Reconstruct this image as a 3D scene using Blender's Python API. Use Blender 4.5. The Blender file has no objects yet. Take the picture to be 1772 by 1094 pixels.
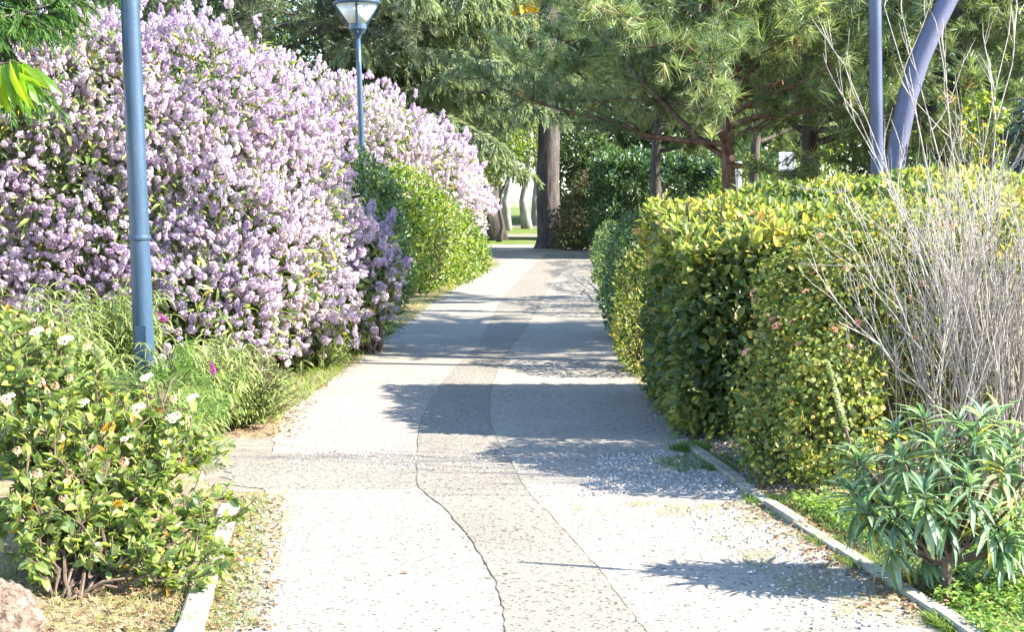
import bpy, math
import numpy as np
from mathutils import Vector
R = math.radians
S = bpy.context.scene
COL = S.collection
PI = math.pi
# ------------------------------------------------------------------ camera geometry (photo is 1772 x 1094)
F, CX, CY, HZ, CH = 2461.0, 886.0, 547.0, 330.0, 1.6
PITCH = math.atan((CY - HZ) / F)
def ray(px, py):
    x, u = (px - CX) / F, (CY - py) / F
    c, s = math.cos(PITCH), math.sin(PITCH)
    return x, c + u * s, -s + u * c
def gr(px, py, z=0.0):                    # a point on the ground seen at a pixel
    x, y, w = ray(px, py); t = (z - CH) / w
    return (x * t, y * t, z)
def at(px, py, Y):                        # a point at distance Y seen at a pixel
    x, y, w = ray(px, py); t = Y / y
    return (x * t, Y, CH + w * t)

# ------------------------------------------------------------------ mesh helpers
def nrm(a):
    a = np.asarray(a, float)
    return a / np.maximum(np.linalg.norm(a, axis=-1, keepdims=True), 1e-9)
def unit(rng, n):
    return nrm(rng.normal(size=(n, 3)))
class Geo:
    def __init__(self):
        self.v, self.l, self.s, self.r, self.m, self.n = [], [], [], [], [], 0
    def add(self, v, loops, sizes, r, mat=0):
        v = np.asarray(v, np.float32).reshape(-1, 3)
        self.v.append(v); self.l.append(np.asarray(loops, np.int32).ravel() + self.n)
        sizes = np.asarray(sizes, np.int32).ravel(); self.s.append(sizes)
        self.r.append(np.broadcast_to(np.asarray(r, np.float32), (len(v),)))
        self.m.append(np.full(len(sizes), mat, np.int32)); self.n += len(v)
    def box(self, lo, hi, r=.5, mat=0):
        x0, y0, z0 = lo; x1, y1, z1 = hi
        v = [(x0,y0,z0),(x1,y0,z0),(x1,y1,z0),(x0,y1,z0),(x0,y0,z1),(x1,y0,z1),(x1,y1,z1),(x0,y1,z1)]
        self.add(v, [0,3,2,1, 4,5,6,7, 0,1,5,4, 1,2,6,5, 2,3,7,6, 3,0,4,7], [4]*6, r, mat)
    def tube(self, pts, rad, sides=6, r=.5, mat=0, cap=True):
        p = np.asarray(pts, float); k = len(p)
        rad = np.broadcast_to(np.asarray(rad, float), (k,))
        t = nrm(np.gradient(p, axis=0))
        ref = np.array([0, 0, 1.]) if abs(t[0][2]) < .9 else np.array([1., 0, 0])
        a = nrm(np.cross(t, ref)); b = np.cross(t, a)
        th = np.linspace(0, 2*PI, sides, endpoint=False)
        v = p[:, None] + rad[:, None, None] * (np.cos(th)[None, :, None]*a[:, None] + np.sin(th)[None, :, None]*b[:, None])
        i = np.arange(k-1)[:, None]*sides; j = np.arange(sides)[None]; j2 = (j+1) % sides
        q = np.stack([i+j, i+j2, i+sides+j2, i+sides+j], -1).reshape(-1, 4)
        loops, sizes = list(q.ravel()), [4]*len(q)
        if cap:
            loops += list(range(sides))[::-1] + list(range((k-1)*sides, k*sides)); sizes += [sides, sides]
        self.add(v.reshape(-1, 3), loops, sizes, r, mat)
    def lathe(self, prof, c=(0,0,0), sides=24, r=.5, mat=0):
        self.tube([(c[0], c[1], c[2]+z + 1e-4*i) for i, (q, z) in enumerate(prof)], [max(q, 1e-4) for q, z in prof], sides, r, mat)
    def put(self, T, pos, yd, zd, sc, r, mat=0):     # scatter copies of a template
        tv, tl, ts, tr = T
        pos = np.asarray(pos, float); n = len(pos)
        if n == 0: return
        y = nrm(yd); x = nrm(np.cross(y, zd)); z = np.cross(x, y)
        sc = np.asarray(sc, float)
        if sc.ndim == 0: sc = np.full(n, float(sc))
        if sc.ndim == 1: sc = np.repeat(sc[:, None], 3, 1)
        k = len(tv)
        w = tv[None] * sc[:, None, :]
        v = pos[:, None] + w[..., 0:1]*x[:, None] + w[..., 1:2]*y[:, None] + w[..., 2:3]*z[:, None]
        loops = (tl[None] + (np.arange(n)*k)[:, None]).ravel()
        rr = np.clip(np.repeat(np.broadcast_to(np.asarray(r, float), (n,)), k) + np.tile(tr, n), 0, 1)
        self.add(v.reshape(-1, 3), loops, np.tile(ts, n), rr, mat)
    def build(self, name, mats, parent=None, smooth=False):
        me = bpy.data.meshes.new(name)
        v = np.concatenate(self.v); l = np.concatenate(self.l); s = np.concatenate(self.s)
        me.vertices.add(len(v)); me.vertices.foreach_set('co', v.ravel())
        me.loops.add(len(l)); me.loops.foreach_set('vertex_index', l)
        me.polygons.add(len(s))
        me.polygons.foreach_set('loop_start', np.concatenate([[0], np.cumsum(s)[:-1]]).astype(np.int32))
        me.polygons.foreach_set('loop_total', s)
        me.polygons.foreach_set('material_index', np.concatenate(self.m))
        me.polygons.foreach_set('use_smooth', np.full(len(s), smooth))
        me.update(calc_edges=True)
        at_ = me.attributes.new('rnd', 'FLOAT', 'POINT'); at_.data.foreach_set('value', np.concatenate(self.r).astype(np.float32))
        for m in (mats if isinstance(mats, (list, tuple)) else [mats]): me.materials.append(m)
        o = bpy.data.objects.new(name, me); COL.objects.link(o)
        if parent: o.parent = parent
        return o
def tag(o, label=None, cat=None, group=None, kind=None):
    if label: o['label'] = label
    if cat: o['category'] = cat
    if group: o['group'] = group
    if kind: o['kind'] = kind
    return o
def thing(name, label, cat, loc=(0,0,0), group=None):
    o = bpy.data.objects.new(name, None); COL.objects.link(o); o.location = loc; o.empty_display_size = .2
    return tag(o, label, cat, group)
def copy_thing(root, loc, rotz, sc, label, group=None):
    c = root.copy(); COL.objects.link(c); c.location = loc; c.rotation_euler = (0, 0, rotz); c.scale = sc
    c['label'] = label
    if group: c['group'] = group
    for ch in list(root.children):
        d = ch.copy(); COL.objects.link(d); d.parent = c
    return c

# ------------------------------------------------------------------ leaf templates (axis +Y, face +Z)
def T(v, f, r=None):
    v = np.array(v, float)
    return (v, np.array([i for q in f for i in q], np.int32), np.array([len(q) for q in f], np.int32), np.zeros(len(v)) if r is None else np.array(r, float))
def leaf_oval(w=.26, fold=.07, droop=.12):
    v = [(0,0,0),(w*.9,.3,fold),(w*.8,.68,fold*.6-droop*.3),(0,1,-droop),(-w*.8,.68,fold*.6-droop*.3),(-w*.9,.3,fold),(0,.3,0),(0,.68,-droop*.3)]
    return T(v, [(0,1,6),(6,1,2,7),(7,2,3),(0,6,5),(6,7,4,5),(7,3,4)])
def leaf_small(w=.28, fold=.08):
    return T([(0,0,0),(w,.45,fold),(0,1,-.05),(-w,.45,fold)], [(0,1,2),(0,2,3)])
def leaf_strip(w=.07, droop=.35, n=4, fold=.25):
    v, f = [], []
    for i in range(n+1):
        t = i/n; ww = w*max(.04, math.sin(PI*min(1, t*.85+.12))**.8); z = -droop*t*t
        y = t*(1-.25*droop*t)
        v += [(-ww, y, z+ww*fold), (0, y, z), (ww, y, z+ww*fold)]
    for i in range(n):
        a = i*3; f += [(a,a+1,a+4,a+3),(a+1,a+2,a+5,a+4)]
    return T(v, f)
NEEDLE = T([(-.03,0,0),(.03,0,0),(0,1,-.06)], [(0,1,2)])
OVAL, OVAL_W, SMALL = leaf_oval(), leaf_oval(.36, .1, .15), leaf_small()
LANCE = leaf_strip(.13, .35, 3); STRAP = leaf_strip(.085, .45, 4); BLADE = leaf_strip(.03, .5, 3, 0)
FLORET = T([(-.5,-.5,0),(.5,-.5,.12),(.5,.5,0),(-.5,.5,.12)], [(0,1,2,3)])
def panicle(rng, n=44):
    v, f, r = [], [], []
    for i in range(n):
        t = (i+.5)/n; rad = .36*(math.sin(PI*min(1, t*.72+.28))**.9)*rng.uniform(.75, 1.1)
        a = i*2.39996+rng.uniform(-.3, .3)
        c = np.array([rad*math.cos(a), t*.95, rad*math.sin(a)])
        nn = nrm(np.array([math.cos(a), .35+.5*t, math.sin(a)])+rng.normal(size=3)*.35)
        u = nrm(np.cross(nn, rng.normal(size=3))); w = np.cross(nn, u)
        s = rng.uniform(.07, .11)
        b = len(v)
        v += [c+s*(-u-w), c+s*(u-w)+nn*.02, c+s*(u+w), c+s*(-u+w)+nn*.02]
        f.append((b, b+1, b+2, b+3)); r += [rng.uniform(-.3, .3)]*4
    return T(v, f, r)
def cluster(rng, n=50, flat=.5):              # a domed flower head, radius 1
    v, f, r = [], [], []
    for i in range(n):
        u = nrm(rng.normal(size=3)); u[2] = abs(u[2])
        c = u*np.array([1, 1, flat])*rng.uniform(.75, 1)
        nn = nrm(u+np.array([0,0,.4])+rng.normal(size=3)*.3); a = nrm(np.cross(nn, rng.normal(size=3))); w = np.cross(nn, a)
        s = rng.uniform(.1, .17); b = len(v)
        v += [c-s*a-s*w, c+s*a-s*w, c+s*a+s*w, c-s*a+s*w]; f.append((b,b+1,b+2,b+3)); r += [rng.uniform(-.3,.3)]*4
    return T(v, f, r)
def frond(n=8, m=12):                         # twice-feathered leaf, length 1
    v, f = [], []
    for i in range(n):
        t = .12+.85*i/(n-1); L = .42*math.sin(PI*(.25+.65*t))
        base = np.array([0, t, -.35*t*t])
        for s in (-1, 1):
            d = nrm(np.array([s*1., .55, -.15]))
            for j in range(m):
                q = (j+.6)/m
                c = base+d*L*q+np.array([0,0,-.3*L*q*q])
                e = nrm(np.array([.35*s, 1., -.1]))
                ll = .085*math.sin(PI*(.15+.8*q))+.015
                for sg in (-1, 1):
                    b = len(v); k = e*ll*sg; w = d*.011
                    v += [c-w*.4, c+w*.4, c+k+w, c+k-w]; f.append((b, b+1, b+2, b+3))
    for i in range(6):
        t0, t1 = i/6, (i+1)/6; b = len(v)
        v += [(-.006,t0,-.35*t0*t0),(.006,t0,-.35*t0*t0),(.006,t1,-.35*t1*t1),(-.006,t1,-.35*t1*t1)]; f.append((b,b+1,b+2,b+3))
    return T(v, f)

# ------------------------------------------------------------------ materials
def nodes(name):
    m = bpy.data.materials.new(name); m.use_nodes = True
    nt = m.node_tree; nt.nodes.clear()
    return m, nt, nt.nodes.new('ShaderNodeOutputMaterial')
def ramp(nt, stops):
    n = nt.nodes.new('ShaderNodeValToRGB'); e = n.color_ramp.elements
    while len(e) < len(stops): e.new(.5)
    for k, (p, c) in zip(e, stops): k.position = p; k.color = (*c, 1)
    return n
def leafmat(name, stops, trans=.35, rough=.5, spec=.4):
    m, nt, out = nodes(name); N, L = nt.nodes.new, nt.links.new
    a = N('ShaderNodeAttribute'); a.attribute_name = 'rnd'
    cr = ramp(nt, stops); L(a.outputs['Fac'], cr.inputs[0])
    p = N('ShaderNodeBsdfPrincipled'); p.inputs['Roughness'].default_value = rough; p.inputs['Specular IOR Level'].default_value = spec
    L(cr.outputs[0], p.inputs['Base Color'])
    if trans > 0:
        t = N('ShaderNodeBsdfTranslucent')
        g = N('ShaderNodeMix'); g.data_type = 'RGBA'; g.blend_type = 'MULTIPLY'; g.inputs[0].default_value = 1
        L(cr.outputs[0], g.inputs[6]); g.inputs[7].default_value = (1.5, 1.55, .8, 1) if trans < .6 else (1, 1, 1, 1)
        L(g.outputs[2], t.inputs[0])
        mx = N('ShaderNodeMixShader'); mx.inputs[0].default_value = min(trans, .5)
        L(p.outputs[0], mx.inputs[1]); L(t.outputs[0], mx.inputs[2]); L(mx.outputs[0], out.inputs[0])
    else: L(p.outputs[0], out.inputs[0])
    return m
def solid(name, stops, scale=20, rough=.7, spec=.3, bump=.3, bscale=None, detail=6, stretch=(1,1,1), vor=False):
    m, nt, out = nodes(name); N, L = nt.nodes.new, nt.links.new
    tc = N('ShaderNodeTexCoord'); mp = N('ShaderNodeMapping'); mp.inputs['Scale'].default_value = stretch
    L(tc.outputs['Object'], mp.inputs[0])
    no = N('ShaderNodeTexNoise'); no.inputs['Scale'].default_value = scale; no.inputs['Detail'].default_value = detail; no.inputs['Roughness'].default_value = .65
    L(mp.outputs[0], no.inputs[0])
    cr = ramp(nt, stops); L(no.outputs[0], cr.inputs[0])
    p = N('ShaderNodeBsdfPrincipled'); p.inputs['Roughness'].default_value = rough; p.inputs['Specular IOR Level'].default_value = spec
    L(cr.outputs[0], p.inputs['Base Color'])
    if bump:
        if vor:
            b = N('ShaderNodeTexVoronoi'); b.inputs['Scale'].default_value = bscale or scale*2; h = b.outputs['Distance']
        else:
            b = N('ShaderNodeTexNoise'); b.inputs['Scale'].default_value = bscale or scale*2; b.inputs['Detail'].default_value = 5; h = b.outputs[0]
        L(mp.outputs[0], b.inputs[0])
        bp = N('ShaderNodeBump'); bp.inputs['Strength'].default_value = bump; bp.inputs['Distance'].default_value = .03
        L(h, bp.inputs['Height']); L(bp.outputs[0], p.inputs['Normal'])
    L(p.outputs[0], out.inputs[0])
    return m
def paving(name, base, dark, speck, big=1.3, patch=None):
    m, nt, out = nodes(name); N, L = nt.nodes.new, nt.links.new
    tc = N('ShaderNodeTexCoord')
    n1 = N('ShaderNodeTexNoise'); n1.inputs['Scale'].default_value = big; n1.inputs['Detail'].default_value = 8; L(tc.outputs['Object'], n1.inputs[0])
    c1 = ramp(nt, [(.3, dark), (.62, base)]); L(n1.outputs[0], c1.inputs[0])
    v = N('ShaderNodeTexVoronoi'); v.inputs['Scale'].default_value = 75; L(tc.outputs['Object'], v.inputs[0])
    wn = N('ShaderNodeSeparateColor'); L(v.outputs['Color'], wn.inputs[0])
    c2 = ramp(nt, [(0, (.30,.27,.24)), (speck, (.62,.6,.57)), (speck+.12, (1,1,1)), (1, (1.05,1.04,1.0))]); L(wn.outputs[0], c2.inputs[0])
    mu = N('ShaderNodeMix'); mu.data_type = 'RGBA'; mu.blend_type = 'MULTIPLY'; mu.inputs[0].default_value = 1
    L(c1.outputs[0], mu.inputs[6]); L(c2.outputs[0], mu.inputs[7])
    n3 = N('ShaderNodeTexNoise'); n3.inputs['Scale'].default_value = 28; n3.inputs['Detail'].default_value = 6; n3.inputs['Roughness'].default_value = .75; L(tc.outputs['Object'], n3.inputs[0])
    c3 = ramp(nt, [(.30, (.55,.51,.47)), (.42, (1,1,1))]); L(n3.outputs[0], c3.inputs[0])
    m2 = N('ShaderNodeMix'); m2.data_type = 'RGBA'; m2.blend_type = 'MULTIPLY'; m2.inputs[0].default_value = .8
    L(mu.outputs[2], m2.inputs[6]); L(c3.outputs[0], m2.inputs[7])
    p = N('ShaderNodeBsdfPrincipled'); p.inputs['Roughness'].default_value = .85; p.inputs['Specular IOR Level'].default_value = .25
    L(m2.outputs[2], p.inputs['Base Color'])
    bp = N('ShaderNodeBump'); bp.inputs['Strength'].default_value = .35; bp.inputs['Distance'].default_value = .006
    L(v.outputs['Distance'], bp.inputs['Height']); L(bp.outputs[0], p.inputs['Normal'])
    L(p.outputs[0], out.inputs[0])
    return m
M = {}
M['soil'] = solid('soil', [(.3,(.13,.09,.055)),(.5,(.27,.2,.13)),(.62,(.16,.15,.05)),(.75,(.36,.29,.2))], 5, .95, .1, .6, 60)
M['lawn'] = solid('lawn_turf', [(.35,(.17,.16,.07)),(.5,(.09,.13,.025)),(.7,(.13,.18,.04))], .6, .95, .1, .5, 30)
M['path'] = paving('pale_worn_asphalt', (.262,.23,.186), (.215,.19,.154), .075)
M['strip'] = paving('grey_patch_asphalt', (.197,.174,.140), (.168,.149,.121), .08)
M['seam'] = solid('seam_dirt', [(.4,(.12,.105,.08)),(.6,(.17,.165,.08))], 6, .95, .1, 0)
M['sand'] = solid('sandy_track', [(.35,(.17,.14,.105)),(.6,(.24,.205,.16))], 7, .95, .1, .4, 90)
M['kerb'] = solid('kerb_stone', [(.3,(.13,.12,.08)),(.5,(.27,.245,.185)),(.7,(.34,.31,.24))], 9, .9, .2, .4, 60)
M['bark'] = solid('grey_brown_bark', [(.3,(.03,.025,.022)),(.55,(.085,.072,.062)),(.75,(.15,.13,.115))], 9, .9, .1, .9, 14, stretch=(1,1,.25))
M['pinebark'] = solid('reddish_pine_bark', [(.3,(.05,.03,.022)),(.55,(.15,.085,.055)),(.75,(.24,.16,.11))], 12, .9, .1, .9, 18, stretch=(1,1,.3))
M['palebark'] = solid('pale_smooth_bark', [(.3,(.12,.10,.085)),(.5,(.27,.25,.22)),(.7,(.38,.36,.33))], 5, .8, .2, .3, 20, stretch=(1,1,.3))
M['twig'] = solid('pale_bare_twig', [(.3,(.15,.12,.10)),(.5,(.36,.31,.265)),(.75,(.52,.46,.40))], 14, .75, .3, .2, 60)
M['stem'] = solid('brown_stem', [(.3,(.05,.035,.025)),(.6,(.13,.09,.06))], 20, .8, .2, .3)
M['cutwood'] = solid('cut_wood', [(.3,(.45,.22,.10)),(.6,(.62,.36,.2))], 30, .8, .2, .1)
M['bluepaint'] = solid('blue_grey_paint', [(.25,(.019,.04,.066)),(.45,(.028,.056,.092)),(.6,(.034,.067,.106)),(.72,(.06,.09,.125)),(.8,(.09,.09,.09))], 9, .36, .5, .12, 120, stretch=(1,1,.3))
M['greypaint'] = solid('grey_violet_paint', [(.25,(.07,.075,.12)),(.45,(.10,.105,.165)),(.6,(.12,.125,.19)),(.78,(.17,.165,.2))], 7, .5, .4, .12, 110, stretch=(1,1,.3))
M['greypost'] = solid('dark_blue_paint', [(.25,(.03,.04,.075)),(.5,(.048,.06,.11)),(.7,(.065,.078,.13)),(.8,(.10,.10,.13))], 8, .35, .5, .12, 110, stretch=(1,1,.3))
M['frost'] = solid('frosted_panel', [(.3,(.42,.43,.36)),(.52,(.62,.62,.53)),(.7,(.5,.5,.43))], 5, .35, .5, 0)
M['whitepaint'] = solid('white_paint', [(.3,(.6,.62,.66)),(.6,(.72,.74,.78))], 3, .6, .4, 0)
M['darkpanel'] = solid('dark_panel', [(.3,(.02,.025,.04)),(.6,(.035,.04,.06))], 3, .4, .5, 0)
M['rock'] = solid('rough_brown_fibre', [(.3,(.05,.032,.024)),(.5,(.16,.115,.085)),(.7,(.27,.21,.165))], 26, .95, .1, 1.0, 55)
M['gravel'] = leafmat('gravel_stone', [(0,(.16,.14,.12)),(.5,(.32,.29,.26)),(1,(.48,.45,.41))], 0, .9, .2)
M['litter'] = leafmat('dry_leaf', [(0,(.10,.06,.035)),(.5,(.26,.15,.08)),(1,(.42,.28,.16))], .2, .8, .2)
M['drybush'] = leafmat('brownish_leaf', [(0,(.03,.045,.02)),(.5,(.08,.085,.035)),(.85,(.17,.13,.07)),(1,(.26,.2,.12))], .35, .6, .3)
M['grass'] = leafmat('grass_blade', [(0,(.06,.12,.02)),(.5,(.13,.22,.035)),(1,(.28,.33,.08))], .4, .6, .3)
M['weed'] = leafmat('weed_leaf', [(0,(.06,.13,.025)),(.6,(.15,.25,.04)),(1,(.32,.38,.09))], .4, .5, .4)
M['drygrass'] = leafmat('dry_grass', [(0,(.16,.17,.05)),(.5,(.30,.29,.10)),(1,(.42,.36,.18))], .4, .7, .2)
M['lilac'] = leafmat('lilac_floret', [(0,(.31,.20,.33)),(.25,(.50,.385,.48)),(.6,(.62,.51,.575)),(.85,(.71,.62,.655)),(.95,(.70,.61,.58)),(1,(.42,.30,.20))], .62, .7, .1)
M['lilacleaf'] = leafmat('lilac_shrub_leaf', [(0,(.035,.065,.02)),(.5,(.12,.165,.045)),(.85,(.24,.28,.08)),(.97,(.30,.31,.09)),(1,(.55,.38,.04))], .4, .45, .4)
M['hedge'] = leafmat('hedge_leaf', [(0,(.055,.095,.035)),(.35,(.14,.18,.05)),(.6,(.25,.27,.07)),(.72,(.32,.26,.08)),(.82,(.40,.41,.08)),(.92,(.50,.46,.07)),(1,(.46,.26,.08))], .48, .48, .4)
M['ivyleaf'] = leafmat('dark_hedge_leaf', [(0,(.025,.06,.022)),(.5,(.065,.115,.035)),(1,(.16,.21,.06))], .35, .4, .5)
M['bushleaf'] = leafmat('green_shrub_leaf', [(0,(.03,.07,.012)),(.5,(.09,.15,.02)),(.85,(.22,.27,.035)),(1,(.36,.33,.05))], .4, .4, .45)
M['lantana'] = leafmat('crinkled_leaf', [(0,(.06,.09,.025)),(.5,(.16,.20,.045)),(.85,(.30,.31,.07)),(1,(.42,.26,.06))], .38, .55, .35)
M['pinkflower'] = leafmat('coral_pink_petal', [(0,(.55,.17,.18)),(.5,(.72,.34,.33)),(1,(.78,.50,.44))], .5, .6, .2)
M['viburnum'] = leafmat('glossy_oval_leaf', [(0,(.06,.11,.035)),(.5,(.18,.23,.055)),(.85,(.32,.36,.10)),(.95,(.24,.26,.05)),(1,(.55,.25,.03))], .45, .42, .45)
M['whiteflower'] = leafmat('white_petal', [(0,(.62,.42,.35)),(.35,(.74,.68,.6)),(1,(.82,.8,.75))], .5, .6, .2)
M['peachflower'] = leafmat('peach_bud', [(0,(.5,.2,.12)),(.5,(.66,.42,.3)),(1,(.76,.64,.5))], .5, .6, .2)
M['magenta'] = leafmat('magenta_floret', [(0,(.22,.02,.22)),(1,(.50,.10,.48))], .5, .6, .2)
M['orange'] = leafmat('orange_petal', [(0,(.75,.35,.02)),(1,(.8,.5,.05))], .5, .6, .2)
M['yellow'] = leafmat('yellow_petal', [(0,(.62,.46,.02)),(1,(.75,.6,.05))], .5, .6, .2)
M['salvia'] = leafmat('narrow_sage_leaf', [(0,(.10,.15,.05)),(.5,(.22,.28,.09)),(1,(.38,.42,.17))], .4, .6, .3)
M['feather'] = leafmat('feathery_leaflet', [(0,(.06,.14,.03)),(.6,(.13,.25,.05)),(1,(.26,.36,.08))], .45, .5, .35)
M['subshrub'] = leafmat('thin_shrub_leaf', [(0,(.09,.14,.035)),(.5,(.19,.25,.065)),(1,(.32,.36,.13))], .35, .6, .3)
M['echium'] = leafmat('long_grey_green_leaf', [(0,(.07,.14,.075)),(.5,(.19,.28,.15)),(.9,(.34,.42,.24)),(1,(.46,.40,.05))], .38, .36, .65)
M['spike'] = leafmat('pale_spike_floret', [(0,(.25,.32,.10)),(1,(.6,.62,.5))], .4, .6, .2)
M['pine'] = leafmat('pine_needle', [(0,(.07,.115,.055)),(.45,(.16,.21,.08)),(.8,(.28,.32,.13)),(.95,(.33,.34,.15)),(1,(.40,.26,.10))], .38, .42, .5)
M['cedar'] = leafmat('cedar_needle', [(0,(.09,.13,.085)),(.5,(.21,.255,.155)),(1,(.37,.41,.26))], .4, .5, .4)
M['darkpine'] = leafmat('dark_pine_needle', [(0,(.04,.06,.035)),(.5,(.09,.12,.06)),(1,(.18,.2,.10))], .25, .5, .4)
M['cypress'] = leafmat('blue_green_needle', [(0,(.015,.05,.07)),(1,(.05,.12,.14))], .25, .5, .4)
M['fir'] = leafmat('soft_conifer_spray', [(0,(.03,.09,.025)),(.5,(.07,.16,.035)),(1,(.18,.28,.06))], .35, .45, .4)
M['peach'] = leafmat('long_drooping_leaf', [(0,(.06,.15,.01)),(.6,(.13,.26,.015)),(1,(.3,.36,.02))], .45, .4, .45)
M['fartree'] = leafmat('far_tree_leaf', [(0,(.025,.05,.02)),(.5,(.06,.10,.04)),(1,(.14,.18,.06))], .35, .5, .35)
M['farlight'] = leafmat('pale_tree_leaf', [(0,(.05,.09,.03)),(.5,(.11,.16,.045)),(1,(.24,.28,.08))], .38, .5, .35)
M['palmleaf'] = leafmat('palm_frond_leaf', [(0,(.14,.17,.03)),(.5,(.34,.30,.04)),(1,(.62,.42,.04))], .4, .45, .4)

# ------------------------------------------------------------------ setting: ground, path, patches, kerb
def sheet(name, rows, z, mats, extra=None, label=None):     # rows of pixel pairs (y, left, right)
    g = Geo(); P = [(gr(l, y, z), gr(r, y, z)) for y, l, r in rows]
    v = [p for q in P for p in q]; n = len(P)
    g.add(v, [[2*i, 2*i+1, 2*i+3, 2*i+2] for i in range(n-1)], [4]*(n-1), .5)
    if extra: extra(g, P)
    return tag(g.build(name, mats), kind='structure')
g = Geo(); g.add([(-150,-40,0),(150,-40,0),(150,220,0),(-150,220,0)], [0,1,2,3], [4], .5)
tag(g.build('ground', M['soil']), kind='structure')
def jag(rows, amp, seed, step=7):            # worn, uneven edges
    rng = np.random.default_rng(seed); ys = np.array([r[0] for r in rows], float)
    out = []
    for y in np.concatenate([np.arange(ys[0], ys[-1], -step), [ys[-1]]]):
        l = np.interp(-y, -ys, [r[1] for r in rows]); r_ = np.interp(-y, -ys, [r[2] for r in rows])
        k = amp*(y-330)/500
        out.append((y, l+rng.normal()*k, r_+rng.normal()*k))
    return out
PATH = [(1250,370,1900),(1094,405,1690),(1000,418,1545),(930,440,1425),(880,452,1345),(852,460,1300),(800,470,1235),(760,478,1190),(730,486,1160),(690,520,1122),
        (640,600,1092),(600,648,1075),(560,700,1060),(520,752,1053),(490,800,1046),(470,838,1043),(455,872,1042),(446,850,1045),(440,822,1046),(434,815,1052),(428,810,1075),(423,790,1130)]
sheet('path', jag(PATH, 11, 1), .004, M['path'])
def seams(g, P):
    for side in (0, 1):
        q = [np.array(p[side]) for p in P]
        for a, b in zip(q[:-1], q[1:]):
            if b[1] > 30: break
            w = np.array([.0016+.0014*math.sin(a[1]*9+side)*math.sin(a[1]*23), 0, 0]); up = np.array([0, 0, .0015])
            g.add([a-w+up, a+w+up, b+w+up, b-w+up], [0,1,2,3], [4], .5, 1)
STRIP = [(1250,872,1250),(1094,876,1118),(1040,868,1078),(1000,855,1050),(960,832,1015),(920,805,980),(880,770,942),(862,745,925),(840,722,905),(800,722,885),(770,722,866),(735,728,848),
         (700,740,846),(670,760,850),(640,785,862),(600,826,884),(560,846,915),(520,868,938),(490,892,955),(470,912,972),(455,928,985),(440,945,1000)]
sheet('path_patch', jag(STRIP, 1.0, 2), .0066, [M['strip'], M['seam']], seams)
sheet('crossing_patch', jag([(846,430,742),(838,405,724),(815,385,724),(797,380,724),(786,395,724)], 14, 3, 3), .0053, M['strip'])
sheet('side_track', jag([(852,392,455),(830,360,470),(800,345,480),(775,352,482),(758,372,484)], 8, 4, 6), .002, M['sand'])
# far lawn and the pale track that crosses it
g = Geo(); g.add([(-60,42.5,.004),(60,42.5,.004),(60,140,.004),(-60,140,.004)], [0,1,2,3], [4], .5)
tag(g.build('lawn', M['lawn']), kind='structure')
g = Geo(); g.add([(-60,50,.008),(60,47.5,.008),(60,50.5,.008),(-60,54.5,.008)], [0,1,2,3], [4], .5)
g.add([(-60,64,.008),(60,60,.008),(60,66,.008),(-60,70,.008)], [0,1,2,3], [4], .5)
tag(g.build('far_track', M['sand']), kind='structure')
def kerb(name, px, w, h, label):
    rng = np.random.default_rng(5); g = Geo()
    P = [np.array(gr(*p)) for p in px]; d = np.cumsum([0]+[np.linalg.norm(b-a) for a, b in zip(P[:-1], P[1:])])
    f = lambda s: np.array([np.interp(s, d, [p[i] for p in P]) for i in range(3)])
    s = 0
    while s < d[-1]-.1:
        L = rng.uniform(.42, .6); a, b = f(s), f(min(s+L-.012, d[-1])); s += L
        t = nrm(b-a); nx = np.array([t[1], -t[0], 0])*w/2
        hh = h+rng.uniform(-.008, .008); b2 = np.array([0,0,hh]); dn = np.array([0,0,-.1]); c = nx*.82
        v = [a-nx+dn, a+nx+dn, b+nx+dn, b-nx+dn, a-nx+b2*.8, a+nx+b2*.8, b+nx+b2*.8, b-nx+b2*.8, a-c+b2, a+c+b2, b+c+b2, b-c+b2]
        g.add(v, [0,1,5,4, 1,2,6,5, 2,3,7,6, 3,0,4,7, 4,5,9,8, 5,6,10,9, 6,7,11,10, 7,4,8,11, 8,9,10,11], [4]*9, .5)
    return tag(g.build(name, M['kerb']), kind='structure')
kerb('kerb', [(1745,1150),(1640,1075),(1500,985),(1330,878),(1235,806),(1180,768)], .07, .03, '')
kerb('kerb_edging', [(290,1180),(330,1094),(352,1020),(375,950),(398,880)], .10, .03, '')

# ------------------------------------------------------------------ plants: samplers
def lobes_sample(lobes, n, rng, inner=.75, zmin=.03, bump=.1, over=.05):
    L = np.array(lobes, float); w = (L[:,3]*L[:,4]+L[:,4]*L[:,5]+L[:,3]*L[:,5]); w /= w.sum()
    k = rng.choice(len(L), n*2, p=w); u = unit(rng, n*2)
    t = inner+(1+over-inner)*rng.random(n*2)**.6
    ph = rng.uniform(0, 6.28, (3, 3)); fr = 3.2
    q = u*fr+k[:, None]*1.7
    b = 1+bump*(np.sin(q[:,0]*1.3+2*q[:,1]+ph[0,0])+np.sin(q[:,1]*2.1-q[:,2]*1.6+ph[0,1])+.7*np.sin(q[:,2]*3.7+q[:,0]*3+ph[0,2]))*.6
    p = L[k,:3]+u*L[k,3:]*(t*b)[:, None]
    ok = p[:,2] > zmin
    for i, l in enumerate(L):
        d = np.linalg.norm((p-l[:3])/l[3:], axis=1); ok &= (d > inner*.93) | (k == i)
    p, u, k = p[ok][:n], u[ok][:n], k[ok][:n]
    return p, nrm(u/L[k,3:])
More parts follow.
